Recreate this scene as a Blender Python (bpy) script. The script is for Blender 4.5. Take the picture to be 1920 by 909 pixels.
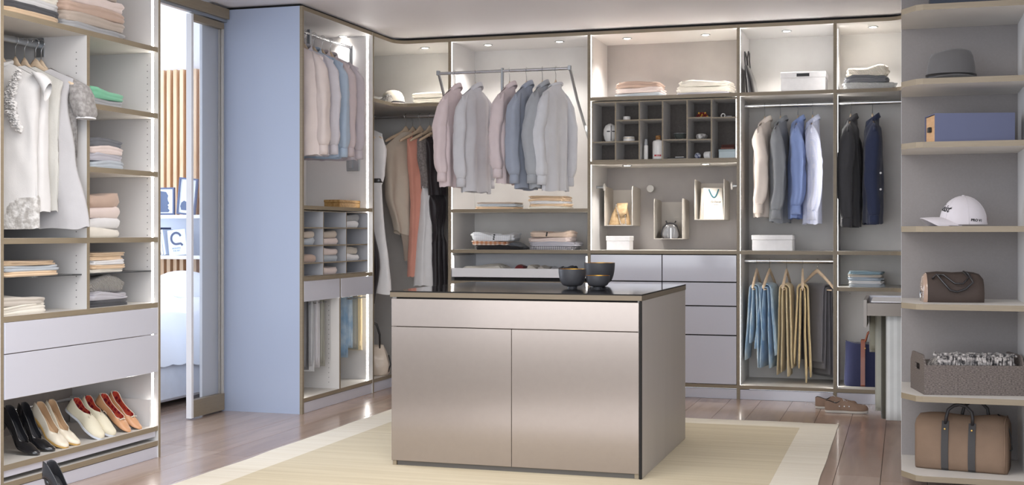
import bpy, bmesh, math, random
from mathutils import Vector, Matrix, noise
for o in list(bpy.data.objects): bpy.data.objects.remove(o)
scn = bpy.context.scene
COL = scn.collection
PI = math.pi
# ---------------------------------------------------------------- camera
CF, CH, CT, CZ = 2362.0, 436.0, 0.3024, 1.156      # focal length (px of 1920), horizon row, yaw, height
cd = bpy.data.cameras.new('camera'); cam = bpy.data.objects.new('camera', cd); COL.objects.link(cam)
cam.location = (0, 0, CZ); cam.rotation_euler = (PI/2, 0, CT)
cd.sensor_width = 36; cd.lens = CF/1920*36; cd.shift_y = (CH-454.5)/1920; cd.clip_end = 60
scn.camera = cam
# ---------------------------------------------------------------- world and lights
w = bpy.data.worlds.new('daylight'); scn.world = w; w.use_nodes = True
bg = w.node_tree.nodes['Background']; bg.inputs[0].default_value = (0.84, 0.90, 1.0, 1); bg.inputs[1].default_value = 1.32
def area(name, loc, rot, sx, sy, power, col=(1,1,1), spread=180):
    l = bpy.data.lights.new(name, 'AREA'); l.shape = 'RECTANGLE'; l.size = sx; l.size_y = sy; l.energy = power; l.color = col
    l.spread = math.radians(spread)
    o = bpy.data.objects.new(name, l); COL.objects.link(o); o.location = loc; o.rotation_euler = rot
    return o
area('assumed_window_fill', (-1.4, -1.0, 1.25), (math.radians(99), 0, math.radians(6)), 6.0, 2.3, 66, (.97, .98, 1.0))  # added area light behind the camera for an assumed window; none is built
area('assumed_ceiling_fill', (-1.9, 3.9, 2.56), (0, 0, 0), 2.6, 1.4, 40, (1.0, .96, .91))  # unseen area light below the ceiling, assumed; no lamp is built
area('assumed_bedroom_window_fill', (-7.9, 7.0, 1.5), (0, math.radians(-90), 0), 2.4, 2.4, 80, (.80, .88, 1.0))  # added area light for an assumed bedroom window out of view
scn.view_settings.view_transform = 'Standard'; scn.view_settings.look = 'None'
scn.view_settings.gamma = 1; scn.view_settings.use_curve_mapping = False
scn.view_settings.exposure = 0.66
# ---------------------------------------------------------------- survey helpers: a measured direction meets a known plane
_c, _s = math.cos(CT), math.sin(CT)
def onY(px, Y):
    r = (px-960)/CF; return Y*(r*_c-_s)/(_c+r*_s)
def onX(px, X):
    r = (px-960)/CF; return X*(_c+r*_s)/(r*_c-_s)
def depth(X, Y): return -X*_s + Y*_c
def zat(py, X, Y): return CZ-(py-CH)*depth(X, Y)/CF
def atY(px, py, Y):
    X = onY(px, Y); return Vector((X, Y, zat(py, X, Y)))
def atX(px, py, X):
    Y = onX(px, X); return Vector((X, Y, zat(py, X, Y)))
# ---------------------------------------------------------------- materials
def lin(c):
    return tuple(((v/255)/12.92 if v/255 <= .04045 else ((v/255+.055)/1.055)**2.4) for v in c)+(1,)
_M = {}
def mat(name, col, rough=.5, metal=0, coat=0, spec=.5, var=0, vscale=6, bump=0, bscale=80, stretch=(1,1,1), emit=0, sheen=0, kind=None, col2=None, trans=0, alpha=1, pscale=10, bdist=.002):
    if name in _M: return _M[name]
    m = bpy.data.materials.new(name); m.use_nodes = True; nt = m.node_tree; N = nt.nodes; L = nt.links
    b = N['Principled BSDF']; c = lin(col)
    b.inputs['Base Color'].default_value = c; b.inputs['Roughness'].default_value = rough
    b.inputs['Metallic'].default_value = metal; b.inputs['Coat Weight'].default_value = coat
    b.inputs['Coat Roughness'].default_value = .08
    b.inputs['Specular IOR Level'].default_value = spec
    if sheen: b.inputs['Sheen Weight'].default_value = sheen
    if trans: b.inputs['Transmission Weight'].default_value = trans
    if alpha < 1: b.inputs['Alpha'].default_value = alpha
    if emit: b.inputs['Emission Color'].default_value = c; b.inputs['Emission Strength'].default_value = emit
    def node(t, **k):
        n = N.new(t)
        for a, v in k.items(): setattr(n, a, v)
        return n
    tc = None
    def coord(sc):
        nonlocal tc
        if tc is None: tc = node('ShaderNodeTexCoord')
        mp = node('ShaderNodeMapping'); mp.inputs['Scale'].default_value = sc
        L.new(tc.outputs['Object'], mp.inputs['Vector']); return mp.outputs['Vector']
    colsock = None
    def mix(fac, a, bb, blend='MIX'):
        mx = node('ShaderNodeMix', data_type='RGBA', blend_type=blend)
        if isinstance(fac, float): mx.inputs[0].default_value = fac
        else: L.new(fac, mx.inputs[0])
        for s, v in ((mx.inputs[6], a), (mx.inputs[7], bb)):
            if isinstance(v, tuple): s.default_value = v
            else: L.new(v, s)
        return mx.outputs[2]
    def ramp(src, pts):
        r = node('ShaderNodeValToRGB'); e = r.color_ramp.elements
        e[0].position, e[0].color = pts[0][0], (pts[0][1],)*3+(1,); e[1].position, e[1].color = pts[1][0], (pts[1][1],)*3+(1,)
        for p, v in pts[2:]:
            x = e.new(p); x.color = (v,)*3+(1,)
        L.new(src, r.inputs[0]); return r.outputs[0]
    def wave(sc, direction, distort=0, prof='SIN'):
        wv = node('ShaderNodeTexWave', bands_direction=direction, wave_profile=prof); wv.inputs['Scale'].default_value = sc
        wv.inputs['Distortion'].default_value = distort
        L.new(coord((1,1,1)), wv.inputs['Vector']); return wv.outputs['Fac']
    c2 = lin(col2) if col2 else None
    if kind == 'check':       # two crossing bands
        a = ramp(wave(pscale, 'X'), [(.45, 0), (.55, .5)]); z = ramp(wave(pscale, 'Z'), [(.45, 0), (.55, .5)])
        y = ramp(wave(pscale, 'Y'), [(.45, 0), (.55, .5)])
        s = mix(1.0, a, z, 'ADD'); s = mix(.5, s, y, 'ADD'); colsock = mix(s, c, c2)
    elif kind == 'stripe':
        colsock = mix(ramp(wave(pscale, 'Z'), [(.45, 0), (.55, 1)]), c, c2)
    elif kind == 'stripex':
        colsock = mix(ramp(wave(pscale, 'X'), [(.45, 0), (.55, 1)]), c, c2)
    elif kind == 'melange' or kind == 'lace' or kind == 'concrete':
        n = node('ShaderNodeTexNoise'); n.inputs['Scale'].default_value = pscale; n.inputs['Detail'].default_value = 4
        L.new(coord(stretch), n.inputs['Vector']); colsock = mix(ramp(n.outputs['Fac'], [(.38, 0), (.62, 1)]), c, c2)
        if kind == 'concrete':
            v = node('ShaderNodeTexVoronoi'); v.inputs['Scale'].default_value = 4.2; L.new(coord((1,1,1)), v.inputs['Vector'])
            colsock = mix(ramp(v.outputs['Distance'], [(.02, 1), (.045, 0)]), colsock, lin((140,134,130)))
    elif kind == 'wood':
        n = node('ShaderNodeTexNoise'); n.inputs['Scale'].default_value = pscale; n.inputs['Detail'].default_value = 5
        n.inputs['Distortion'].default_value = .6
        L.new(coord(stretch), n.inputs['Vector']); colsock = mix(ramp(n.outputs['Fac'], [(.35, 0), (.68, 1)]), c, c2)
    elif kind == 'plaid':
        v = node('ShaderNodeTexVoronoi', distance='CHEBYCHEV'); v.inputs['Scale'].default_value = pscale; v.inputs['Randomness'].default_value = .3
        L.new(coord((1,1,1)), v.inputs['Vector']); colsock = mix(.55, c, v.outputs['Color'], 'MULTIPLY')
        colsock = mix(ramp(v.outputs['Distance'], [(.3, 0), (.36, 1)]), colsock, c2)
    if var:
        n = node('ShaderNodeTexNoise'); n.inputs['Scale'].default_value = vscale; n.inputs['Detail'].default_value = 3
        L.new(coord(stretch), n.inputs['Vector'])
        h = node('ShaderNodeMapRange'); h.inputs[1].default_value = .3; h.inputs[2].default_value = .7
        h.inputs[3].default_value = 1-var; h.inputs[4].default_value = 1+var
        L.new(n.outputs['Fac'], h.inputs[0])
        colsock = mix(1.0, colsock if colsock else c, h.outputs[0], 'MULTIPLY')
    if colsock: L.new(colsock, b.inputs['Base Color'])
    if bump:
        bn = node('ShaderNodeBump'); bn.inputs['Strength'].default_value = bump; bn.inputs['Distance'].default_value = bdist
        if kind == 'knit':
            L.new(wave(bscale, 'DIAGONAL', 1.5), bn.inputs['Height'])
        elif kind == 'weave':
            a = wave(bscale, 'X', 1.0); z = wave(bscale, 'Z', 1.0)
            L.new(mix(.5, a, z), bn.inputs['Height'])
        else:
            n = node('ShaderNodeTexNoise'); n.inputs['Scale'].default_value = bscale; n.inputs['Detail'].default_value = 3
            L.new(coord(stretch), n.inputs['Vector']); L.new(n.outputs['Fac'], bn.inputs['Height'])
        L.new(bn.outputs['Normal'], b.inputs['Normal'])
    _M[name] = m; return m
EDGE = mat('taupe_oak_edge', (144,131,110), .45, var=.06, vscale=9, stretch=(1,1,12), bump=.1, bscale=60)
PANEL = mat('pale_grey_panel', (214,212,211), .5, var=.015, vscale=3)
CONC = mat('concrete_look_panel', (212,210,207), .6, kind='concrete', col2=(203,200,197), pscale=3.0, bump=.15, bscale=40)
DARKB = mat('taupe_fabric_back', (150,143,138), .7, var=.05, vscale=25, bump=.2, bscale=200)
SHELFTOP = mat('shelf_surface', (216,212,206), .5, var=.02)
LACQ = mat('grey_lacquer_blue_sheen', (210,211,222), .16, coat=.6, spec=.55)  # light grey lacquer, its bluish daylight reflection put into the colour
ISL = mat('island_taupe_lacquer', (160,149,141), .18, metal=.48, coat=.3, var=.015, vscale=40, bump=.02, bscale=300)
ISLS = mat('island_side_panel', (194,188,183), .42, var=.03, vscale=5, stretch=(1,1,.2))
DARK = mat('black_and_gap_shade', (22,20,19), .8)  # own black of edges and joints, also shade painted into gaps
GLASSTOP = mat('smoked_black_glass', (34,30,27), .06, coat=1, spec=.7)
LED = mat('led_strip', (255,250,244), emit=15)
LEDW = mat('led_lens', (255,246,232), emit=14)
CHROME = mat('brushed_chrome', (205,207,210), .25, metal=1)
METAL = mat('satin_grey_metal', (176,180,184), .38, metal=.8)
CEIL = mat('ceiling_paint', (240,237,240), .6)
WALL = mat('wall_paint', (205,208,216), .8)
WHITE = mat('white_paint', (240,240,243), .6)
HWOOD = mat('beech_wood', (226,204,178), .45, kind='wood', col2=(214,190,162), pscale=5, stretch=(3,3,20))
BLACK = mat('black_plastic', (26,25,27), .4)
BLKL = mat('black_leather', (34,32,34), .28, coat=.5)
def fab(name, col, **k):
    k.setdefault('bump', .25); k.setdefault('bscale', 260)
    k.setdefault('var', .03); k.setdefault('vscale', 14)
    return mat(name, col, k.pop('rough', .85), spec=.2, sheen=k.pop('sheen', .25), **k)
# ---------------------------------------------------------------- mesh helpers
class MB:
    def __init__(s): s.v = []; s.f = []; s.m = []
    def add(s, vs, fs, mi=0):
        n = len(s.v); s.v += [tuple(v) for v in vs]
        s.f += [tuple(n+i for i in f) for f in fs]
        s.m += (mi if isinstance(mi, list) else [mi]*len(fs)); return s
    def box(s, x0, x1, y0, y1, z0, z1, edge='', mi=0, ei=1, bev=0):
        x0, x1 = min(x0,x1), max(x0,x1); y0, y1 = min(y0,y1), max(y0,y1); z0, z1 = min(z0,z1), max(z0,z1)
        if bev:
            b = bev; vs = []; k = {}
            for ix, X in ((-1,x0),(1,x1)):
                for iy, Y in ((-1,y0),(1,y1)):
                    for iz, Z in ((-1,z0),(1,z1)):
                        for a in range(3):
                            d = [-ix*b, -iy*b, -iz*b]; d[a] = 0
                            k[(ix,iy,iz,a)] = len(vs); vs.append((X+d[0], Y+d[1], Z+d[2]))
            fs = []
            def order(keys):
                pts = [Vector(vs[i]) for i in keys]; c = sum(pts, Vector())/len(pts)
                ctr = Vector(((x0+x1)/2,(y0+y1)/2,(z0+z1)/2)); n = c-ctr
                nn = (pts[1]-pts[0]).cross(pts[2]-pts[0]).normalized()
                if nn.dot(n) < 0: nn = -nn
                u = (pts[0]-c).normalized(); w_ = nn.cross(u)
                return [i for _, i in sorted((math.atan2((p-c).dot(w_), (p-c).dot(u)), i) for p, i in zip(pts, keys))]
            S = (-1, 1)
            for a in range(3):
                o = [i for i in range(3) if i != a]
                for sg in S:
                    ks = []
                    for p in S:
                        for q in S:
                            t = [0,0,0]; t[a] = sg; t[o[0]] = p; t[o[1]] = q; ks.append(k[(t[0],t[1],t[2],a)])
                    fs.append(order(ks))
                for p in S:
                    for q in S:
                        ks = []
                        for sg in S:
                            t = [0,0,0]; t[a] = sg; t[o[0]] = p; t[o[1]] = q
                            ks += [k[(t[0],t[1],t[2],o[0])], k[(t[0],t[1],t[2],o[1])]]
                        fs.append(order(ks))
            for ix in S:
                for iy in S:
                    for iz in S: fs.append(order([k[(ix,iy,iz,a)] for a in range(3)]))
            return s.add(vs, fs, mi)
        vs = [(x,y,z) for x in (x0,x1) for y in (y0,y1) for z in (z0,z1)]
        F = {'-X':(0,1,3,2), '+X':(4,6,7,5), '-Y':(0,4,5,1), '+Y':(2,3,7,6), '-Z':(0,2,6,4), '+Z':(1,5,7,3)}
        ed = edge.split()
        return s.add(vs, list(F.values()), [ei if k in ed else mi for k in F])
    def prism(s, poly, z0, z1, mi=0, si=None):
        n = len(poly); a = sum(poly[i][0]*poly[(i+1)%n][1]-poly[(i+1)%n][0]*poly[i][1] for i in range(n))
        if a < 0: poly = poly[::-1]
        vs = [(x,y,z0) for x,y in poly]+[(x,y,z1) for x,y in poly]
        fs = [tuple(range(n))[::-1], tuple(range(n,2*n))]+[(i,(i+1)%n,n+(i+1)%n,n+i) for i in range(n)]
        return s.add(vs, fs, [mi,mi]+[mi if si is None else si]*n)
    def loft(s, rings, closed=True, cap0=True, cap1=True, mi=0):
        n = len(rings[0]); vs = [p for r in rings for p in r]; fs = []
        for i in range(len(rings)-1):
            for j in range(n if closed else n-1):
                a = i*n+j; b = i*n+(j+1)%n; fs.append((a, b, b+n, a+n))
        if closed and cap0: fs.append(tuple(range(n))[::-1])
        if closed and cap1: fs.append(tuple(range((len(rings)-1)*n, len(rings)*n)))
        return s.add(vs, fs, mi)
    def tube(s, path, r, seg=8, mi=0, closed=False, flat=1, up=None):
        P = [Vector(p) for p in path]; rings = []; n = len(P)
        ref = Vector(up) if up else None
        for i, p in enumerate(P):
            if closed: t = P[(i+1)%n]-P[i-1]
            else: t = P[min(i+1,n-1)]-P[max(i-1,0)]
            t = t.normalized() if t.length > 1e-9 else Vector((0,0,1))
            if ref is None: ref = Vector((0,0,1)) if abs(t.z) < .9 else Vector((1,0,0))
            u = t.cross(ref)
            if u.length < 1e-4: u = t.cross(Vector((1,.2,.1)))
            u.normalize(); v = u.cross(t).normalized()
            if not up: ref = v
            rr = r(i/(n-1)) if callable(r) else r
            rings.append([p+u*math.cos(a)*rr+v*math.sin(a)*rr*flat for a in [2*PI*k/seg for k in range(seg)]])
        if closed: rings.append(rings[0])
        return s.loft(rings, True, not closed, not closed, mi)
    def lathe(s, prof, seg=24, c=(0,0), mi=0, cap0=True, cap1=True, sx=1, sy=1):
        rings = [[(c[0]+r*math.cos(2*PI*k/seg)*sx, c[1]+r*math.sin(2*PI*k/seg)*sy, z) for k in range(seg)] for r, z in prof]
        return s.loft(rings, True, cap0, cap1, mi)
    def xf(s, M, start=0):
        for i in range(start, len(s.v)): s.v[i] = tuple(M @ Vector(s.v[i]))
        return s
    def mesh(s, name, mats, smooth, off=Vector()):
        me = bpy.data.meshes.new(name)
        me.from_pydata([(v[0]-off[0], v[1]-off[1], v[2]-off[2]) for v in s.v], [], s.f)
        for m in (mats if isinstance(mats, (list, tuple)) else [mats]): me.materials.append(m)
        for p, mi in zip(me.polygons, s.m): p.material_index = mi; p.use_smooth = bool(smooth)
        bm = bmesh.new(); bm.from_mesh(me); bmesh.ops.remove_doubles(bm, verts=bm.verts, dist=1e-6)
        bmesh.ops.recalc_face_normals(bm, faces=bm.faces)
        if smooth and smooth is not True:
            for e in bm.edges:
                if len(e.link_faces) == 2 and e.calc_face_angle(0) > math.radians(smooth): e.smooth = False
        bm.to_mesh(me); bm.free(); me.update(); return me
    def build(s, name, mats, parent=None, smooth=False, base=None, local=False):
        """parent given: verts are world coords (unrotated parents) unless local. No parent: origin goes to the base centre."""
        off = Vector()
        if parent is not None and not local:
            p = parent
            while p: off = off+p.location; p = p.parent
        if parent is None and not local:
            if base is None:
                xs = [v[0] for v in s.v]; ys = [v[1] for v in s.v]; zs = [v[2] for v in s.v]
                base = Vector(((min(xs)+max(xs))/2, (min(ys)+max(ys))/2, min(zs)))
            off = Vector(base)
        o = bpy.data.objects.new(name, s.mesh(name, mats, smooth, off)); COL.objects.link(o)
        if parent is not None: o.parent = parent
        elif not local: o.location = off
        return o
def tag(o, label=None, cat=None, group=None, kind=None):
    for k, v in (('label', label), ('category', cat), ('group', group), ('kind', kind)):
        if v: o[k] = v
    return o
def thing(name, label, cat, loc=(0,0,0), rz=0, group=None):
    o = bpy.data.objects.new(name, None); COL.objects.link(o); o.location = loc; o.rotation_euler = (0,0,rz)
    o.empty_display_size = .05
    return tag(o, label, cat, group)
def copy_tree(o, parent=None):
    c = o.copy(); COL.objects.link(c); c.parent = parent
    for ch in [x for x in bpy.data.objects if x.parent == o]: copy_tree(ch, c)
    return c
def B(name, m, parent, x0, x1, y0, y1, z0, z1, edge='', bev=0):
    mats = [m, EDGE] if edge else m
    return MB().box(x0,x1,y0,y1,z0,z1,edge,bev=bev).build(name, mats, parent)
def NZ(x, y, z, s=0): return noise.noise(Vector((x+s*7.31, y-s*3.17, z+s*1.93)))
# ================================================================ SETTING
H = 2.6; T = .025
YB, YK = 8.81, 9.36          # front plane and back panel of the far run
XL, XK = -3.66, -4.20        # front plane and back panel of the left run
def struct(o): o['kind'] = 'structure'; return o
fl = struct(MB().box(-8.2, 1.3, -2.0, 9.5, -.06, -.0145).build('floor', DARK))
random.seed(3)
PL = [mat('plank_%s' % n, c, .24, coat=.35, kind='wood', col2=c2, pscale=2.2, stretch=(5,.6,1), bump=.12, bscale=30, spec=.5)
      for n, c, c2 in (('mid',(188,162,144),(172,147,130)), ('pale',(196,172,154),(181,157,140)), ('deep',(180,154,137),(165,140,123)), ('grey',(190,167,151),(175,152,136)))]
PW = .2085; planks = {}
for k in range(-23, 4):
    xa = -.1095+PW*k
    y = 2.3+((k*37) % 19)*.1; y1 = 9.4 if xa > -4.4 else 8.42
    if xa < -4.6 and k % 1 == 0: y = 5.2+((k*37) % 19)*.09
    while y < y1:
        ln = 1.9; ye = min(y+ln, y1)
        o = MB().box(xa+.0012, xa+PW-.0012, y+.0012, ye-.0012, -.0145, 0).build('plank', random.choice(PL), fl)
        y = ye
ce = struct(MB().box(-4.3, 1.3, 2.6, 9.5, 2.618, 2.7).build('ceiling', CEIL))
ceb = struct(MB().box(-8.2, -4.3, 3.5, 9.5, 2.85, 2.95).build('ceiling_bedroom', WHITE)); ceb.name = 'ceiling.001'
struct(MB().box(-4.35, 1.3, 9.42, 9.5, 0, 2.618).build('wall_back', WALL))
struct(MB().box(.66, .74, 3.2, 9.42, 0, 2.618).build('wall_right', WALL))
wl = struct(MB().box(-4.35, -4.25, 2.0, 5.70, 0, 2.85).build('wall_left', WALL))
struct(MB().box(-4.278, -4.26, 7.05, 9.42, 0, 2.85).build('wall_left', mat('doorway_wall', (226,232,242), .6)))
struct(MB().box(-4.35, -4.26, 5.70, 7.05, 2.6, 2.85).build('wall_left', WALL))
# bedroom beyond the doorway
YS = 8.42
struct(MB().box(-8.2, -4.35, YS+.052, YS+.13, 0, 2.85).build('wall_bedroom', WHITE))
st = thing('slat_panel', 'vertical pale and brown timber slat cladding on the bedroom wall', 'wall panel', (-5.3, YS+.02, 0))
SL = mat('slat_oak', (240,212,180), .5, kind='wood', col2=(222,184,144), pscale=4, stretch=(6,6,.5))
SLD = mat('slat_backing', (176,112,66), .7, kind='wood', col2=(160,98,56), pscale=4, stretch=(6,6,.5))
B('backing_board', SLD, st, -6.6, -4.36, YS+.035, YS+.05, .0, 2.40)
k = 0; x = -6.58
while x < -4.40:
    MB().box(x, x+.030, YS-.005, YS+.035, 0, 2.40).build('slat', SL, st); x += .0565
ZS1 = zat(403.5, -5.3, YS-.1); ZS2 = zat(478, -5.3, YS-.1)
sh = thing('wall_shelf', 'white open wall shelf with two boards behind the doorway', 'shelf', (-5.3, YS-.005, ZS2))
B('shelf_board', WHITE, sh, -6.4, -4.42, YS-.28, YS-.006, ZS1-.026, ZS1, bev=.002)
B('shelf_board', WHITE, sh, -6.4, -4.42, YS-.28, YS-.006, ZS2-.026, ZS2, bev=.002)
B('shelf_back', mat('shelf_back_grey', (214,220,232), .6), sh, -6.4, -4.42, YS-.02, YS-.0055, ZS2, ZS1-.026)
# door: header track, sliding leaf with smoked glass
dr = struct(bpy.data.objects.new('door_1', None)); COL.objects.link(dr); dr.location = (-4.2, 6.83, 0)
XD = -4.205
B('header_track', EDGE, dr, XD-.03, XD+.03, 5.70, 7.24, 2.535, 2.6)
B('track_lip', METAL, dr, XD-.02, XD+.012, 5.70, 7.24, 2.515, 2.534)
FRM = mat('door_frame_metal', (200,196,190), .35, metal=.4)
dl = B('stile', WHITE, dr, XD-.037, XD-.0, 6.835, 6.858, .008, 2.51)
B('bottom_rail', EDGE, dr, XD-.038, XD+.003, 6.858, 7.225, .012, .118)
B('top_rail', EDGE, dr, XD-.035, XD, 6.858, 7.225, 2.47, 2.51)
B('stile', FRM, dr, XD-.035, XD, 7.212, 7.226, .118, 2.47)
GL = mat('smoked_door_glass', (160,162,168), .03, alpha=.15, spec=.5)
B('glass_pane', GL, dr, XD-.022, XD-.014, 6.858, 7.212, .118, 2.47)
# black filler strips standing for the shade in the gap above the cabinets
tr = struct(MB().box(XK, .50, YB+.03, YK, H+.001, 2.617).build('gap_shade_1', DARK))
struct(MB().box(XK-.04, XL-.03, 7.28, YB+.03, H+.001, 2.617).build('gap_shade_2', DARK))
struct(MB().box(XK-.04, XL-.03, 2.8, 5.63, H+.001, 2.617).build('gap_shade_3', DARK))
# ================================================================ CABINETS
def downlight(parent, x, y, z):
    a = MB().lathe([(.034, z-.0005), (.036, z-.003), (.030, z-.005), (.024, z-.004)], 20, (x,y), cap1=False).build('downlight', METAL, parent, smooth=30)
    MB().lathe([(.024, z-.0042), (.0235, z-.0046)], 16, (x,y)).build('lens', LEDW, a)
def spot(x, y, z, e=13):
    l = bpy.data.lights.new('downlight_beam', 'SPOT'); l.energy = e; l.spot_size = math.radians(115); l.spot_blend = .8; l.shadow_soft_size = .025; l.color = (1,.965,.92)
    o = bpy.data.objects.new('downlight_beam', l); COL.objects.link(o); o.location = (x,y,z-.02)
def rail(parent, p, q, r=.013, name='clothes_rail', m=None):
    o = MB().tube([p, q], r, 14, flat=1.25, up=(0,0,1)).build(name, m or CHROME, parent, smooth=40); return o
LEDP = mat('led_profile', (225,225,225), .5)
def led(parent, x0, x1, y0, y1, z0, z1, face):
    return MB().box(x0,x1,y0,y1,z0,z1,face).build('led_strip', [LEDP, LED], parent)
# --- far run: three straight cabinets plus two corner cabinets
PX = [843, 1104.3, 1384.3, 1565.5]; PXX = [onY(p, YB) for p in PX]
def cab_far(label, xa, xb, levels, backm=CONC, group=None, zled=.10):
    """xa, xb: centre lines of the posts; levels: list of shelf top heights"""
    t = thing('wardrobe_cabinet', label, 'wardrobe', ((xa+xb)/2, (YB+YK)/2, 0), group=group)
    a, b = xa+.0112, xb-.0112
    B('side_panel', PANEL, t, xa-.0108, a, YB, YK, 0, H, '-Y')
    B('back_panel', backm, t, a, b, YK-.012, YK, .07, H-T)
    B('top_panel', PANEL, t, a, b, YB+.001, YK-.012, H-T, H, '-Y')
    B('bottom_panel', SHELFTOP, t, a, b, YB+.002, YK-.012, .073, .098, '-Y')
    B('plinth', LACQ, t, a+.001, b-.001, YB+.006, YB+.024, .001, .068)
    for z in levels: B('shelf', SHELFTOP, t, a, b, YB+.002, YK-.012, z-T, z, '-Y')
    for x0, x1, fc in ((a, a+.0008, '+X'), (b-.0008, b, '-X')): led(t, x0, x1, YB+.010, YB+.022, zled, H-T, fc)  # right-hand strips are unseen, added to brighten the bays
    return t, a, b
ZA = 2.127; ZM = 1.03
cD, aD, bD = cab_far('open wardrobe bay with shirts on a pull-down rail over three shelves', PXX[0], PXX[1], [1.33, ZM, .80], zled=.9)
cE, aE, bE = cab_far('middle wardrobe bay with pigeonholes, felt trays and white drawers', PXX[1], PXX[2], [ZA, 1.668, ZM], mat('taupe_fabric_back2', (170,164,160), .6, kind='concrete', col2=(161,155,151), pscale=3), zled=1.031)
cF, aF, bF = cab_far('wardrobe bay with white lidded boxes, four shirts and a row of trousers', PXX[2], PXX[3], [ZA, ZM])
# drawers in E
for i, (za, zb) in enumerate([(.815, 1.0), (.648, .809), (.445, .642), (.102, .439)]):
    for xa, xb in ((aE+.002, onY(1240.7, YB)), (onY(1242.3, YB), bE-.002)):
        B('drawer', LACQ, cE, xa, xb, YB-.004, YB+.016, za, zb-.002, bev=.0015)
B('drawer_gap_shade', DARK, cE, aE+.004, bE-.004, YB+.02, YB+.03, .10, 1.004)  # black sheet painted as the shade between the drawer fronts
# D: lower drawers hidden by the island and a white pull-out tray
for za, zb in ((.102, .43), (.436, .77)): B('drawer', LACQ, cD, aD+.002, bD-.002, YB-.004, YB+.016, za, zb, bev=.0015)
tray = B('pull_out_tray', WHITE, cD, aD+.006, bD-.006, YB+.004, YB+.018, .828, .893)
B('tray_bottom', WHITE, tray, aD+.006, bD-.006, YB+.018, YK-.03, .828, .834)
B('tray_side', WHITE, tray, aD+.006, aD+.018, YB+.018, YK-.03, .834, .985); B('tray_side', WHITE, tray, bD-.018, bD-.006, YB+.018, YK-.03, .834, .985)
B('tray_rim', WHITE, tray, aD+.006, bD-.006, YK-.03, YK-.018, .834, .99)
B('tray_gap_shade', DARK, cD, aD+.02, bD-.02, YB+.02, YB+.4, .801, .82)  # solid dark block painted as the shade below the tray
# downlights
for px, py, c in ((915,83,cD), (1049,76,cD), (1176,69,cE), (1323,62,cE), (1475,56,cF)):
    zt = H-T; Y = YB+.22; X = onY(px, Y); downlight(c, X, Y, zt); spot(X, Y, zt)
for px in (1176, 1323):
    Y = YB+.12; X = onY(px, Y); downlight(cE, X, Y, 1.668-T); spot(X, Y, 1.668-T, 9)
# rails
ZR = 2.058; YR = 9.08
rail(cF, (aF, YR, ZR), (bF, YR, ZR)); rail(cF, (aF, YR, .955), (bF, YR, .955))
# --- left corner cabinet
def arc(cx, cy, r, a0, a1, n=8): return [(cx+r*math.cos(math.radians(a0+(a1-a0)*i/n)), cy+r*math.sin(math.radians(a0+(a1-a0)*i/n))) for i in range(n+1)]
YC1 = 8.375
cC = thing('wardrobe_cabinet', 'left corner wardrobe bay with curved shelf, dresses and a cream cap', 'wardrobe', ((XK+aD)/2, 9.1, 0))
xr = PXX[0]-.0108
def lshape(r, ins=0):
    x1 = xr-.0008; y0 = YC1+.0118
    # L: along left wall (x<XL) from y0, then the far wall
    return [(XK+.012, y0), (XL-ins, y0)]+[(XL-ins, YB-r)]+arc(XL-ins+r, YB-r+ins, r, 180, 90)[1:]+[(x1, YB+ins), (x1, YK-.012), (XK+.012, YK-.012)]
for z1, nm in ((H, 'top_panel'), (ZA, 'shelf'), (.098, 'bottom_panel')):
    MB().prism(lshape(.11, .002), z1-T, z1, 0, 1).build(nm, [PANEL if z1 == H else SHELFTOP, EDGE], cC)
MB().prism([(XL-.012, YC1+.013), (XL-.012, YB-.1)]+arc(XL-.012+.11, YB-.11+.012, .11, 180, 90)[1:]+[(xr-.001, YB+.012), (xr-.001, YB+.032)]+arc(XL-.012+.11, YB-.11+.012, .13, 90, 180)+[(XL-.032, YC1+.013)], .001, .07).build('plinth', LACQ, cC)
B('back_panel', CONC, cC, XK, xr-.001, YK-.012, YK, .001, H); B('back_panel', CONC, cC, XK, XK+.012, YC1+.012, YK-.012, .001, H)
rail(cC, (-3.98, YR, ZR), (xr, YR, ZR)); rail(cC, (-3.93, YC1+.012, ZR), (-3.93, 9.0, ZR))
X = onY(797, YB+.22); downlight(cC, X, YB+.22, H-T); spot(X, YB+.22, H-T)
# --- right corner cabinet
cG = thing('wardrobe_cabinet', 'right corner wardrobe bay with rounded shelves, two jackets and a navy tote', 'wardrobe', ((PXX[3]+.5)/2, 9.1, 0))
xg = PXX[3]+.0112
B('side_panel', PANEL, cG, PXX[3]-.0108, xg, YB, YK, 0, H, '-Y')
B('back_panel', mat('lit_concrete_panel', (230,228,225), .6, kind='concrete', col2=(222,219,216), pscale=3), cG, xg, .52, YK-.012, YK, .001, H)  # brighter copy of the concrete, missing corner light put into the colour
def rshape(ins=.002, r=.11, yend=8.2):
    return [(xg, YB+ins)]+[( -.0-r-ins, YB+ins)]+arc(-ins-r, YB+ins-r, r, 90, 0)[1:]+[(-ins, yend), (.5, yend), (.5, YK-.012), (xg, YK-.012)]
for z1, nm in ((H, 'top_panel'), (ZA, 'shelf'), (ZM, 'shelf'), (.785, 'shelf'), (.098, 'bottom_panel')):
    MB().prism(rshape(), z1-T, z1, 0, 1).build(nm, [PANEL if z1 == H else SHELFTOP, EDGE], cG)
MB().prism([(xg+.001, YB+.008)]+arc(-.12, YB-.102, .11, 90, 0)+[(-.01, 8.2), (.01, 8.2)]+arc(-.12, YB-.102, .13, 0, 90)+[(xg+.001, YB+.028)], .001, .07).build('plinth', LACQ, cG)
led(cG, xg, xg+.0008, YB+.13, YB+.144, .10, H-T-.02, '+X')
rail(cG, (xg, YR, ZR), (.3, YR, ZR))
X = onY(1637, YB+.22); downlight(cG, X, YB+.22, H-T); spot(X, YB+.22, H-T)
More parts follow.
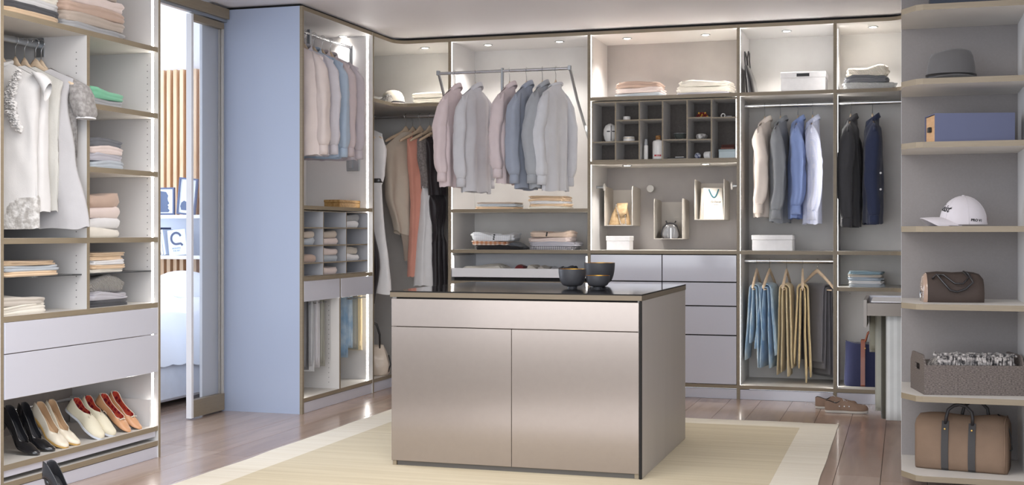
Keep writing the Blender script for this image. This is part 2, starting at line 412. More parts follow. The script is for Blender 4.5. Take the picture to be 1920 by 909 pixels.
# --- left column next to the corner
YN0, YN1 = 7.255, 8.375
cB = thing('wardrobe_cabinet', 'left tall wardrobe bay with blue-lit side, pale shirts, cubbyholes and trousers', 'wardrobe', ((XL+XK)/2, (YN0+YN1)/2, 0))
B('side_panel', mat('blue_daylight_lacquer', (176,188,212), .35, coat=.2), cB, XK-.045, XL-.02, YN0, YN0+.021, 0, H)  # grey lacquer, blue daylight on this side put into the colour
B('front_edge', EDGE, cB, XL-.02, XL, YN0, YN0+.021, 0, H)
B('side_panel', PANEL, cB, XK, XL, YN1-.011, YN1+.011, 0, H, '+X')
ya, yb = YN0+.021, YN1-.011
B('back_panel', PANEL, cB, XK, XK+.012, ya, yb, .07, H)
def shB(nm, z1, y0=ya, y1=yb, m=SHELFTOP): return B(nm, m, cB, XK+.012, XL-.002, y0, y1, z1-T, z1, '+X')
shB('top_panel', H, m=PANEL); shB('shelf', 1.33); shB('shelf', .872); shB('bottom_panel', .098)
ym = onX(638, XL)
B('divider', PANEL, cB, XK+.012, XL-.002, ym-.011, ym+.011, .098, .872-T, '+X')
for y0, y1 in ((ya+.002, ym-.0125), (ym+.0125, yb-.002)): B('drawer', LACQ, cB, XL-.015, XL+.003, y0, y1, .715, .845, bev=.0015)
B('plinth', LACQ, cB, XL-.026, XL-.008, ya+.001, yb-.001, .001, .069)
led(cB, XL-.048, XL-.034, yb-.0008, yb, .10, H-T, '-Y')
led(cB, XL-.048, XL-.034, ya, ya+.0008, .10, .70, '+Y')
Y = onX(643, XL-.22); downlight(cB, XL-.22, Y, H-T); spot(XL-.22, Y, H-T, 5)
# --- nearest left cabinet
XA = -3.667
cA = thing('wardrobe_cabinet', 'nearest left wardrobe bay with blouses, folded stacks, drawers and shoe shelf', 'wardrobe', ((XA+XK)/2, 5.05, 0))
y0 = onX(1, XA); y1 = onX(7, XA); y2 = onX(163.5, XA); y3 = onX(169, XA); y4 = onX(297, XA); y5 = onX(301, XA)
B('side_panel', PANEL, cA, XK, XA, y0, y1, 0, H, '+X'); B('side_panel', PANEL, cA, XK, XA, y4, y5, 0, H, '+X -Z')
B('back_panel', DARKB, cA, XK, XK+.012, y1, y4, .06, H)
def shA(nm, z1, ya_, yb_, t=T, m=SHELFTOP, e='+X', ins=.002): return B(nm, m, cA, XK+.012, XA-ins, ya_, yb_, z1-t, z1, e)
shA('top_panel', H, y1, y4, m=PANEL); shA('shelf', 2.108, y1, y4)
B('divider', PANEL, cA, XK+.012, XA-.002, y2, y3, .797, 2.108-T, '+X')
for py in (213, 322.5): shA('shelf', zat(py, XA, y4)+.0, y3, y4)
shA('shelf', 1.132, y1, y2); shA('shelf', 1.132, y3, y4)
GSH = mat('smoked_glass_shelf', (60,66,70), .05, alpha=.55, spec=.8)
shA('glass_shelf', .962, y1, y2, .006, GSH, '', .03); shA('glass_shelf', .962, y3, y4, .006, GSH, '', .03)
shA('shelf', .797, y1, y4)
for za, zb in ((.638, .771), (.442, .634)): B('drawer', LACQ, cA, XA-.016, XA+.004, y1+.003, y4-.012, za, zb, bev=.0015)
shA('shoe_shelf', .163, y1, y4); B('pull_out_front', LACQ, cA, XA-.03, XA-.012, y1, y4-.01, .108, .137)
shA('bottom_panel', .087, y1, y4); B('plinth', LACQ, cA, XA-.024, XA-.006, y1, y4, .001, .058)
B('tray_side', PANEL, cA, XK+.02, XA-.03, y4-.03, y4-.018, .163, .30)
led(cA, XA-.040, XA-.027, y4-.0008, y4, .165, H-T, '-Y')
rail(cA, (XK+.10, y1, .30), (XK+.10, y4-.03, .30), .007, 'heel_rail')
# rows of peg holes
def holes(parent, x, y, zs, face):
    m = MB()
    for z in zs:
        n0 = len(m.v); m.lathe([(.003, 0), (.003, .0006)], 8)
        m.xf(Matrix.Translation((x, y, z)) @ Matrix.Rotation(PI/2, 4, 'X'), n0)
    o = m.build('peg_holes', mat('peg_hole', (120,118,118), .7), parent); o['kind'] = 'stuff'
holes(cA, XA-.06, y2-.0002, [1.16+.0325*i for i in range(27)]+[.82+.0325*i for i in range(8)], 0)
holes(cA, XA-.065, y4-.0002, [.98+.0325*i for i in range(33)], 0)
holes(cB, XL-.08, ym-.0112, [.14+.0325*i for i in range(17)], 0)
r_ = MB().tube([(-3.93, y1, 2.045), (-3.93, y2, 2.045)], .012, 14, flat=1.5, up=(0,0,1)).build('clothes_rail', METAL, cA, smooth=40)
B('rail_bracket', METAL, cA, -3.955, -3.905, y2-.006, y2, 1.99, 2.08)
# --- right end unit with open shelves
YE, YEK = 5.75, 6.28; XE0, XE1 = -.016, .499
cH = thing('shelf_unit', 'open end shelf unit at the right edge with hats, bags and basket', 'shelf unit', (.25, 6.0, 0))
DB2 = mat('warm_grey_back', (138,133,132), .6, var=.03, vscale=120, bump=.1, bscale=300)
B('back_panel', DB2, cH, XE0, .56, YEK, YEK+.016, 0, H)
B('back_edge', WHITE, cH, XE0-.001, XE0+.0, YEK-.0, YEK+.016, 0, H)
B('side_panel', PANEL, cH, XE1, XE1+.022, YE+.004, YEK, 0, H, '-Y')
EZ = [2.147, 1.825, 1.55, 1.184, .846, .446, .100]
for z1 in EZ+[H]:
    MB().prism([(XE0, YEK-.0005), (XE0, YE+.115), (XE0+.008, YE+.10), (.045, YE+.012), (.075, YE), (XE1+.022, YE), (XE1+.022, YE+.0035), (XE1-.0005, YE+.0035), (XE1-.0005, YEK-.0005)], z1-T, z1, 0, 1).build('shelf', [SHELFTOP, EDGE], cH)
# hidden cabinet behind it, carrying the pull-out rack
cI = thing('wardrobe_cabinet', 'right wardrobe run behind the end shelves with a pulled-out trouser rack', 'wardrobe', (.28, 7.2, 0))
B('side_panel', PANEL, cI, .0, .56, 8.17, 8.192, 0, H, '-X'); B('back_panel', CONC, cI, .56, .575, YEK+.02, 8.192, 0, H)
for z in (H, ZM, .85, .10): B('shelf', SHELFTOP, cI, .0, .56, YEK+.02, 8.17, z-T, z, '-X')
YP = 6.86
rk = B('pull_out_rack', mat('taupe_drawer', (140,132,125), .4), cI, onY(1625.5, YP), .45, YP, YP+.012, zat(592, -.15, YP), zat(568.5, -.15, YP))
zr0, zr1 = zat(613.5, -.2, YP), zat(562, -.2, YP)
B('drawer_front', mat('taupe_front', (150,143,138), .35), rk, onY(1619, YP), onY(1625.2, YP), YP-.004, YP+.50, zr0, zr1)
B('rack_side', LACQ, rk, onY(1625.5, YP), .45, YP+.488, YP+.5, .73, zr1)
B('rack_top', WHITE, rk, onY(1625.5, YP)+.02, .45, YP+.02, YP+.48, .79, .795)
# ================================================================ ISLAND and RUG
ix0, ix1, iy0, iy1, iz = -2.433, -1.172, 5.781, 7.012, .868
isl = thing('island_cabinet', 'large taupe island cabinet with black glass top in the room centre', 'island', ((ix0+ix1)/2, (iy0+iy1)/2, .006))
B('worktop', mat('shaded_worktop_oak', (122,109,90), .45, var=.05, vscale=9, stretch=(1,1,12)), isl, ix0-.003, ix1+.002, iy0-.002, iy1+.002, iz-.030, iz-.0066)  # darker copy of the oak edge, front shading put into the colour
MB().box(ix0-.003, ix1+.002, iy0-.002, iy1+.002, iz-.0065, iz, '-X +X -Y +Y').build('glass_top', [GLASSTOP, DARK], isl)
B('side_panel', ISLS, isl, ix1-.022, ix1-.0005, iy0+.021, iy1, .006, iz-.0315)
B('side_panel', ISLS, isl, ix0+.0005, ix0+.022, iy0+.021, iy1, .006, iz-.0315)
B('carcass', DARK, isl, ix0+.022, ix1-.022, iy0+.024, iy1-.003, .03, iz-.0315)
B('back_panel', ISLS, isl, ix0+.022, ix1-.022, iy1-.003, iy1, .006, iz-.0315)
B('corner_post', DARK, isl, ix1-.010, ix1-.0006, iy0+.001, iy0+.02, .006, iz-.0315)
xi = onY(959, iy0); zi1 = zat(611.5, -2.4, iy0); g = .0022
B('drawer', ISL, isl, ix0+.004, ix1-.0125, iy0, iy0+.02, zi1+g/2, iz-.0385, bev=.0012)
B('door', ISL, isl, ix0+.004, xi-g/2, iy0, iy0+.02, .030, zi1-g, bev=.0012)
B('door', ISL, isl, xi+g/2, ix1-.0125, iy0, iy0+.02, .030, zi1-g, bev=.0012)
B('plinth', mat('plinth_grey', (92,88,84), .5), isl, ix0+.03, ix1-.03, iy0+.014, iy0+.024, .006, .030)
for x in (ix0+.008, ix1-.034): B('foot', EDGE, isl, x, x+.02, iy0+.006, iy0+.024, .006, .030)
# rug
RUG = fab('rug_field', (214,199,165), kind='wood', col2=(200,183,146), pscale=3, stretch=(.25,9,1), bump=.5, bscale=14, bdist=.003, rough=.95)
RUGB = fab('rug_border', (236,227,208), kind='wood', col2=(226,215,193), pscale=3, stretch=(.25,9,1), bump=.4, bscale=14, bdist=.003, rough=.95)
rug = thing('rug', 'cream woven rug with pale border under the island', 'rug', (-1.8, 6, 0))
rx0, rx1, ry0, ry1 = -3.2, -.38, 4.5, 7.81
def wav(s, a, seed): return a*NZ(s*2.2, seed, 0)
def rugstrip(name, m, xa, xb, ya_, yb_, n, edges, zt):
    mb = MB(); nx, ny = 12, 40; top = []
    for j in range(ny+1):
        for i in range(nx+1):
            u, v = i/nx, j/ny; x = xa+(xb-xa)*u; y = ya_+(yb_-ya_)*v
            if 'W' in edges: x += wav(y, .022, 1)*(1-u)
            if 'E' in edges: x += wav(y, .006, 2)*u
            if 'N' in edges: y += wav(x, .022, 3)*v
            top.append((x, y, zt+.0008*NZ(x*3, y*3, 5)))
    N_ = (nx+1)*(ny+1)
    bot = [(x, y, 0) for x, y, z in top]
    fs = []
    for j in range(ny):
        for i in range(nx):
            a = j*(nx+1)+i; fs.append((a, a+1, a+nx+2, a+nx+1))
    ring = [i for i in range(nx+1)]+[(j+1)*(nx+1)-1 for j in range(1, ny+1)]+[ny*(nx+1)+i for i in range(nx-1, -1, -1)]+[j*(nx+1) for j in range(ny-1, 0, -1)]
    for k in range(len(ring)):
        a, b = ring[k], ring[(k+1) % len(ring)]; fs.append((a, b, N_+b, N_+a))
    mb.add(top+bot, fs); mb.build(name, m, rug, smooth=40)
bw = .213
rugstrip('field', RUG, rx0+bw, rx1-bw, ry0+bw, ry1-bw, 30, '', .0055)
rugstrip('border', RUGB, rx0, rx0+bw, ry0, ry1, 30, 'W', .005); rugstrip('border', RUGB, rx1-bw, rx1, ry0, ry1, 30, 'E', .005)
rugstrip('border', RUGB, rx0+bw, rx1-bw, ry1-bw, ry1, 30, 'N', .005)
rugstrip('border', RUGB, rx0+bw, rx1-bw, ry0, ry0+bw, 30, '', .005)
# ================================================================ HANGING CLOTHES
def P(root, mb, name, m, smooth=True): return mb.build(name, m, root, smooth=smooth, local=True)
def sgnpow(v, p): return math.copysign(abs(v)**p, v)
def hanger_parts(t, bar=False, span=.205):
    drop = .118 if bar else .086; zc0 = -.066 if bar else -.118; zb = -.196 if bar else -.145
    hook = [(0, 0, -.062), (0, 0, -.030)]+[(.0165*math.sin(a), 0, -.0015-.0165*math.cos(a)) for a in [math.radians(d) for d in range(40, 290, 22)]]
    hook = [(0,0,-.062 if bar else -.085), (0,0,-.032), (.006,0,-.021)]+[(.0185*math.cos(a), 0, .0185*math.sin(a)) for a in [math.radians(d) for d in range(-40, 190, 22)]]
    P(t, MB().tube(hook, .0019, 6), 'hook', CHROME)
    mb = MB(); rings = []
    for i in range(-14, 15):
        u = i/14; x = u*span; up = .030*math.exp(-(u/.13)**2)*(0 if bar else 1); z = zc0-drop*abs(u)**1.15+up*.5
        hh = .0165-.006*abs(u)+up*.5; th = .0075+.003*abs(u)
        if abs(i) == 14: hh *= .6; th *= .6
        rings.append([(x, th*math.cos(a), z+hh*math.sin(a)) for a in [2*PI*k/10 for k in range(10)]])
    P(t, mb.loft(rings), 'shoulder_bar', HWOOD)
    if bar: P(t, MB().tube([(-span+.03, 0, zb), (span-.03, 0, zb)], .0048, 8), 'trouser_bar', HWOOD)
def make_hanger(label, loc, rz, group, bar=False, span=.205):
    t = thing('coat_hanger', label, 'hanger', loc, rz, group); hanger_parts(t, bar, span); return t
def body_mesh(prof, L, neck=.045, slope=.50, z0=-.112, seed=0, amp=.015, nx=60, nt=30, hem=.01, nfold=5, tw=0, lean=0, skew=0):
    """prof: list of (t, half width, half thickness)"""
    def pf(t, k):
        for a, b in zip(prof, prof[1:]):
            if t <= b[0]:
                q = (t-a[0])/(b[0]-a[0]); q = q*q*(3-2*q); return a[k]+(b[k]-a[k])*q
        return prof[-1][k]
    rings = []
    for i in range(nt+1):
        t = (i/nt)**1.35; r = []
        a = pf(t, 1); b = pf(t, 2)
        for j in range(nx):
            ph = 2*PI*j/nx; cu = sgnpow(math.cos(ph), .75); sv = sgnpow(math.sin(ph), .75)
            x = a*cu; zt = z0-slope*max(0, abs(x)-neck)
            z = zt*(1-t)+(-L+hem*NZ(x*9, sv*2, 0, seed)*1.5+skew*x)*t
            open_ = 1 if abs(x) < neck*.95 else 0
            bt = b*min(1, t/.10+.18) if not open_ else max(b*min(1, t/.10+.18), .045*math.sqrt(max(0, 1-(x/neck)**2)))
            side = 1 if math.sin(ph) >= 0 else -1
            if open_ and side < 0: z -= .040*(1-(x/neck)**2)*(1-t)**6
            f = amp*min(1, t*1.8)*(math.sin(x/a*nfold*1.5+side*1.1+seed*1.7+1.2*NZ(x*4, t*2, seed))+.7*NZ(x*14, t*2.5, side*3, seed))
            y = bt*sv+f*(.35+.65*abs(sv))+lean*t+tw*x*t
            y += .004*NZ(x*30, z*9, side, seed)+.008*min(1, t*4)*(abs(NZ(x*11+z*2, z*3.2, side*5, seed))**.6-.5)
            r.append((x+.006*NZ(z*7, side, 3, seed)*t, y, z))
        rings.append(r)
    return MB().loft(rings, True, False, False)
def sleeve_mesh(sd, w, L, seed=0, r0=.056, r1=.040, bend=.03, out=.012, puff=0, zs=-.188, n=30, seg=22):
    rings = []
    for i in range(n+1):
        t = i/n
        x = sd*(w-.075+out*t+.062*min(1, t*7)**.7); z = zs+.036*(1-min(1, t*6))**1.5-L*t
        y = bend*math.sin(t*PI*.9)*(-1 if seed % 2 else 1)+.012*NZ(t*3, seed, 1)
        r = (r0+(r1-r0)*t)*(.80+.20*min(1, t*3))
        if t < .14: r *= .12+.88*math.sqrt(t/.14)
        r *= 1+puff*math.exp(-((t-.88)/.09)**2)
        if t > .94: r *= 1-.22*(t-.94)/.06
        ring = []
        for k in range(seg):
            a = 2*PI*k/seg
            rr = r*(1+.20*NZ(math.cos(a)*1.3, math.sin(a)*1.3, t*3.2, seed)+.09*math.sin(a*4+seed+t*2.5)*min(1, t*1.6)+.10*(abs(NZ(math.cos(a)*2.2+t*3, math.sin(a)*2.2, t*9, seed+4))**.6-.4)+.05*math.exp(-((t-.42)/.12)**2)*math.sin(t*44+2.6*math.sin(a)+seed))
            ring.append((x+rr*.82*math.cos(a), y+rr*math.sin(a), z))
        rings.append(ring)
    e = rings[-1]; c = sum((Vector(p) for p in e), Vector())/seg
    return MB().loft(rings), c
def cuff_mesh(c, r=.034, h=.062):
    pr = [(r*.93, 0), (r, -.004), (r*1.03, -h*.5), (r*1.02, -h), (r*.93, -h), (r*.90, -h*.6)]
    rings = [[(c.x+q*.85*math.cos(2*PI*k/14), c.y+q*math.sin(2*PI*k/14), c.z+z+.004) for k in range(14)] for q, z in pr]
    return MB().loft(rings, True, True, True)
def collar_mesh(kind, z0=-.112):
    mb = MB(); seg = 30; R = []; gap = {'shirt': 9, 'lapel': 16}.get(kind, 0)
    for k in range(seg+1):
        th = math.radians(gap+(360-2*gap)*k/seg); F = (1-math.cos(th))/2; a = th-PI/2
        base = z0-.046*(1-F)+.014*F
        if kind == 'crew':
            pr = [(.043, -.006), (.043, .006), (.048, .012), (.053, .006), (.052, -.006), (.046, -.008)]; base = z0-.020*(1-F)+.008*F
        else:
            ln = .050-.020*F+(.026*max(0, 1-F/.10) if kind == 'shirt' else .03*max(0, 1-F/.25)); h = .026
            pr = [(.040, -.012), (.037, h-.003), (.040, h+.002), (.045, h), (.050, h-ln*.5), (.056, h-ln), (.053, h-ln-.0015), (.043, h-ln*.5)]
        R.append([(q*1.08*math.cos(a), q*1.0*math.sin(a), base+dz) for q, dz in pr])
    return mb.loft([r+[r[0]] for r in R], closed=False)
_gn = [0]
def garment(kind, label, cat, loc, rz, m, L=.80, w=.215, thick=.05, sleeve='long', collar='shirt', name=None, hang_label=None, group=None, hgroup='wooden coat hangers', m2=None, seed=None, amp=.015, flare=1, span=.205, cm=None, **k):
    _gn[0] += 1; sd = seed if seed is not None else _gn[0]
    make_hanger(hang_label or 'beech hanger of the '+' '.join(label.split()[:12]), loc, rz, hgroup, k.pop('bar', False), min(span, w-.05) if kind != 'dress' else span)
    t = thing(name or kind, label, cat, loc, rz, group)
    cm = cm or m
    if kind == 'dress':
        P(t, body_mesh(k['prof'], L, neck=k.get('neck', .08), slope=k.get('slope', .42), skew=k.get('skew', 0), z0=-.17 if k.get('straps') else -.125, seed=sd, amp=amp, nfold=k.get('nfold', 5), lean=k.get('lean', 0)), 'body', m)
        if k.get('straps'):
            for s in (-1, 1): P(t, MB().tube([(s*.10, .012, -.19), (s*.075, .004, -.125), (s*.10, -.014, -.19)], .0028, 5), 'strap', m)
        if k.get('belt'):
            z = k['belt']; pr = k['bw']
            P(t, MB().lathe([(pr, z), (pr+.002, z-.002), (pr+.002, z-.03), (pr, z-.032)], 24, sx=1, sy=k.get('bs', .7)), 'belt', BLKL)
        return t
    prof = [(0, w, thick*.8), (.12, w*.93, thick), (.45, w*.90*flare**.5, thick*1.1), (1, w*.92*flare, thick*1.15)]
    P(t, body_mesh(prof, L, seed=sd, amp=amp), 'body', m)
    if sleeve == 'long':
        for s in (-1, 1):
            SL_ = k.get('slen', L-.25)
            mb, c = sleeve_mesh(s, w, SL_, sd+(3 if s > 0 else 8), puff=k.get('puff', .12), r0=k.get('r0', .056), bend=k.get('bend', .022))
            P(t, mb, 'sleeve', m); P(t, cuff_mesh(c), 'cuff', cm)
    elif sleeve == 'short':
        for s in (-1, 1):
            mb, c = sleeve_mesh(s, w, .17, sd+s, r0=.062, r1=.055, bend=.004, n=8, out=.04); P(t, mb, 'sleeve', m)
            P(t, cuff_mesh(c+Vector((0,0,.002)), .05, .008), 'cuff', cm)
    if collar: P(t, collar_mesh(collar), 'collar', cm)
    if k.get('placket'):
        mb = MB(); zb = -L+.02
        for i in range(7): n0 = len(mb.v)
        P(t, MB().box(-.011, .011, -thick*1.1-.012, -thick*1.1-.006, zb, -.12), 'placket', cm)
    return t
def ribbon(mb, a, hw, L1, L2, th=.009, zb=0, seed=0, spread=.012, bh=1.0, xo=0):
    path = []
    for i in range(9): t = i/8; path.append((a+spread*(1-t)+.004*NZ(t*3, seed, 2), -L1*(1-t)**1.0-.0, (0, 1), 1-t))
    path = [(y, z if z < 0 else 0, n, q) for y, z, n, q in path]
    for i in range(1, 8):
        g = PI*i/8; path.append((a*math.cos(g), a*math.sin(g), None, 0))
    for i in range(9): t = i/8; path.append((-a-spread*t-.004*NZ(t*3, seed, 5), -L2*t, (0, -1), t))
    rings = []
    n = len(path)
    for i, (y, z, _, q) in enumerate(path):
        p0 = path[max(i-1, 0)]; p1 = path[min(i+1, n-1)]; ty, tz = p1[0]-p0[0], p1[1]-p0[1]; l = math.hypot(ty, tz) or 1
        ny, nz_ = tz/l, -ty/l; ring = []
        e = th*(.55 if i in (0, n-1) else 1)*(1+.25*q)
        for k in range(14):
            ph = 2*PI*k/14; cx = sgnpow(math.cos(ph), .8); cy = math.sin(ph)
            wv = .004*NZ(cx*3, z*4, seed)*(q > 0)
            ring.append((xo+hw*(1+(bh-1)*q)*cx, y+ny*(e*cy+wv), zb+z+nz_*e*cy))
        rings.append(ring)
    return mb.loft(rings)
def trousers(label, loc, rz, m, lens, hw=.15, hanger=True, group=None, hgroup='wooden hangers carrying trousers', spread=.012, a0=.013, name='trousers', zb=-.196, bh=1.0, hl=None, th=.009):
    if hanger: make_hanger(hl or 'wooden trouser hanger of the '+' '.join(label.split()[:11]), loc, rz, hgroup, True, .20)
    t = thing(name, label, 'trousers', loc, rz, group); _gn[0] += 1
    for i, (l1, l2) in enumerate(lens):
        mb = MB(); ribbon(mb, a0+.021*i, hw-.004*i, l1, l2, th, zb+.001, _gn[0]+i*5, spread*(1+i*.8), bh)
        P(t, mb, 'trouser_leg', m)
    return t
R90 = -PI/2
def rzd(d): return math.radians(d)
# ---- colours
CREAM = fab('cream_pink_cotton', (240,226,220)); LILAC = fab('lilac_white_cotton', (228,224,230)); SKY = fab('sky_blue_cotton', (190,208,228))
ROSE = fab('rose_grey_cotton', (222,207,208)); PINK = fab('pale_pink_cotton', (232,215,216)); PALEG = fab('pale_grey_cotton', (214,213,217))
SLATE = fab('slate_blue_cotton', (164,171,186)); STEEL = fab('grey_cotton', (176,179,184)); IVORY = fab('ivory_cotton', (238,226,216))
MGREY = fab('mid_grey_cotton', (140,143,148)); BLUE = fab('cornflower_cotton', (138,158,208)); CHECKB = fab('pale_blue_check', (226,228,242), kind='check', col2=(200,207,234), pscale=34)
CHAR = fab('charcoal_wool', (78,78,82), bump=.4); NAVY = fab('navy_wool', (58,66,94), bump=.4)
# ---- nearest left cabinet: five pieces on the rail (rail runs along Y, hangers along X)
zrA = 2.045
LACE = fab('white_lace', (226,224,222), kind='lace', col2=(176,172,168), pscale=42, bump=1.0, bscale=60, bdist=.006)
WCR = fab('white_crepe', (224,222,221)); GREYW = fab('warm_grey_linen', (176,172,168), kind='weave', bscale=120, bump=.4); WOVEN = fab('off_white_slub', (204,202,196), bump=.6, bscale=120)
SILV = fab('silver_grey_jersey', (190,188,190)); LACEG = fab('grey_lace_yoke', (168,164,162), kind='lace', col2=(140,136,134), pscale=60, bump=.8)
Z = zrA
g1 = garment('blouse', 'white blouse with ruffled shoulder and lace hem, foremost on left rail', 'blouse', (-3.945, 4.80, Z), rzd(2), WCR, L=.86, w=.215, thick=.05, sleeve=None, collar='crew', seed=2, amp=.014, flare=.98)
mb = body_mesh([(0, .20, .057), (1, .205, .060)], .872, seed=2, amp=.014, z0=-.72, slope=0, neck=0, nt=6, hem=.004); P(g1, mb, 'lace_hem', LACE)
random.seed(8); mb = MB()
for i in range(150):          # petals of the shoulder ruffle, a crescent from shoulder to chest
    t = random.random(); cx_ = .150-.050*math.sin(t*PI)+random.uniform(-.016, .016)*(.4+math.sin(t*PI)); cz = -.160-.27*t+random.uniform(-.008, .008)
    r_ = random.uniform(.009, .016); a0 = random.uniform(0, 6.28); ry = -.062-random.uniform(0, .012); seg_ = 7
    pts = [(cx_+r_*math.cos(a0+k*.75)*(1-.12*k/seg_), ry-.006*math.sin(k*1.9+i), cz+r_*math.sin(a0+k*.75)*.9) for k in range(seg_+1)]
    mb.loft([[p, (p[0]*.55+cx_*.45, p[1]-.009, p[2]*.55+cz*.45)] for p in pts], closed=False)
o = mb.build('ruffle', WCR, g1, smooth=False, local=True); o['kind'] = 'stuff'; o.modifiers.new('thick', 'SOLIDIFY').thickness = .0008
mb = MB(); rings = []
for i in range(10):
    t = i/9; w_ = .042*(1-.30*t)
    rings.append([(.20+.035*t+.05*math.sin(t*2.2)*.5+w_*.5*math.cos(a), -.01+w_*math.sin(a)*.8, -.166-.09*t+.05*math.cos(a)*t*.8) for a in [2*PI*k/12 for k in range(12)]])
P(g1, mb.loft(rings, True, True, False), 'cap_sleeve', WCR)
garment('blouse', 'off-white slub sleeveless top, second on the left rail', 'top', (-3.93, 4.88, Z), rzd(-3), WCR, L=.80, w=.20, thick=.035, sleeve=None, collar=None, seed=3, flare=1.0, name='sleeveless_top')
garment('blouse', 'warm grey linen sleeveless top, third on the left rail', 'top', (-3.915, 4.925, Z), rzd(2), WOVEN, L=.79, w=.205, thick=.035, sleeve=None, collar=None, seed=5, flare=.98, name='sleeveless_top')
garment('dress', 'silver grey flared tunic reaching lowest, fourth on the left rail', 'dress', (-3.885, 4.965, Z), rzd(3), SILV, L=.865, seed=4, prof=[(0,.20,.03),(.15,.17,.03),(.5,.205,.034),(1,.285,.04)], name='tunic', amp=.010)
garment('blouse', 'mottled grey short-sleeved blouse nearest the divider on the left rail', 'blouse', (-3.885, 5.005, Z), rzd(2), LACEG, L=.62, w=.215, thick=.03, sleeve='short', collar=None, seed=9, cm=WHITE)
# ---- left tall cabinet: five shirts on a pull-down rail
xrB, zB = -3.82, 2.49
pr = thing('pull_down_rail', 'pull-down clothes rail with centre arm in the left tall bay', 'clothes rail', (xrB, 7.8, zB-.6))
MB().tube([(xrB, ya+.012, zB), (xrB, yb-.03, zB)], .0115, 12).build('rail', CHROME, pr, smooth=40)
B('arm', METAL, pr, xrB-.012, xrB+.012, yb-.03, yb-.018, 1.62, zB+.015, bev=.002)
B('arm', METAL, pr, xrB-.012, xrB+.012, ya+.004, ya+.012, 1.62, zB+.015)
B('pivot_block', METAL, pr, xrB-.04, xrB+.06, yb-.017, yb-.002, 1.60, 1.70, bev=.003)
B('centre_handle', METAL, pr, xrB-.012, xrB+.012, 7.66, 7.685, 2.30, zB+.03, bev=.003)
for i, (y, m, lab, rz, dx) in enumerate([(7.44, CREAM, 'cream pink shirt seen from its back, foremost in the left tall bay', 4, -.0),
        (7.60, LILAC, 'lilac white shirt directly behind the cream pink one', 2, .01), (7.74, SKY, 'sky blue shirt in the middle of the left tall bay', 5, .01),
        (7.87, ROSE, 'rose grey shirt right behind the sky blue one', -3, .0), (8.00, fab('ash_lilac_cotton', (212,204,210)), 'ash lilac shirt hanging furthest back in the left tall bay', 3, .02)]):
    garment('shirt', lab, 'shirt', (xrB, y, zB), rzd(rz+180 if i == 0 else rz), m, L=.83-.01*(i % 2), w=.21, thick=.048, seed=20+i*2+1, group=None, puff=.22, r0=.06, bend=.015)
# ---- lift rail of the far bay
YLF, zL = 8.40, 2.287
xl0, xl1 = onY(822, YLF), onY(1068, YLF)
pr = thing('pull_down_rail', 'pull-down clothes rail swung out of the far bay with six shirts', 'clothes rail', ((xl0+xl1)/2, YLF, zL-.5))
MB().tube([(xl0, YLF, zL), (xl1, YLF, zL)], .0115, 12).build('rail', CHROME, pr, smooth=40)
for x in (xl0, xl1):
    xx = aD+.016 if x == xl0 else bD-.016
    MB().tube([(x, YLF, zL+.012), (x*.6+xx*.4, YLF+.2, zL-.20), (xx, 9.02, 1.76)], .0105, 8).build('arm', METAL, pr, smooth=40)
    B('pivot_block', METAL, pr, xx-.006 if x == xl0 else xx-.003, xx+.003 if x == xl0 else xx+.006, 8.98, 9.08, 1.70, 1.84)
    B('corner_cap', METAL, pr, x-.012, x+.012, YLF-.013, YLF+.013, zL-.013, zL+.02, bev=.003)
xc = onY(942, YLF)
B('centre_handle', METAL, pr, xc-.009, xc+.009, YLF-.012, YLF+.012, zL-.30, zL+.022, bev=.004)
for i, (px, m, lab, rz, L) in enumerate([(853, PINK, 'pale pink shirt, leftmost on the swung-out rail', -97, .81), (892, PALEG, 'pale grey-white shirt, second on the swung-out rail', -102, .85),
        (955.5, ROSE, 'mauve pink shirt just right of the rail handle', -96, .79), (987, SLATE, 'slate blue shirt in the middle of the right group', -97, .83),
        (1017, STEEL, 'grey shirt between slate blue and silver white shirts', -94, .83), (1042, fab('silver_white_cotton', (218,218,222)), 'silver white sweater, rightmost on the swung-out rail', -103, .84)]):
    garment('shirt', lab, 'shirt', (onY(px, YLF), YLF, zL), rzd(rz), m, L=L, w=.185, thick=.036 if i > 1 else .046, seed=40+i*2, collar='crew' if i == 5 else 'shirt', r0=.054, puff=.15, bend=.03, slen=L-.28)
# ---- four shirts in the far right bay
for i, (px, m, lab, rz, L) in enumerate([(1434, IVORY, 'ivory shirt, leftmost of four shirts below the white box', -100, .79), (1463.4, MGREY, 'mid grey shirt between ivory and cornflower shirts', -96, .83),
        (1496, BLUE, 'cornflower blue shirt, third of four', -92, .80), (1523.5, CHECKB, 'pale blue checked shirt, rightmost of four', -90, .84)]):
    garment('shirt', lab, 'shirt', (onY(px, YR), YR, ZR), rzd(rz), m, L=L, w=.195, thick=.045, seed=60+i*2+1, r0=.055, puff=.1, bend=.03, slen=L-.27)
for i, (px, m, lab, rz, L) in enumerate([(1595, CHAR, 'charcoal grey jacket hanging by the corner', -93, .86), (1636, NAVY, 'navy blue jacket with pale sleeve buttons', -84, .84)]):
    t = garment('jacket', lab, 'jacket', (onY(px, YR), YR, ZR), rzd(rz), m, L=L, w=.205, thick=.054, seed=80+i*4, collar='lapel', r0=.060, puff=0, slen=L-.24, bend=.02, amp=.008)
    if i:
        mb = MB()
        for z in (-.50, -.61): n0 = len(mb.v); mb.lathe([(.008, 0), (.008, .003), (.004, .004)], 10); mb.xf(Matrix.Translation((.232, .034, z)) @ Matrix.Rotation(PI/2, 4, 'Y'), n0)
        P(t, mb, 'button', WHITE)
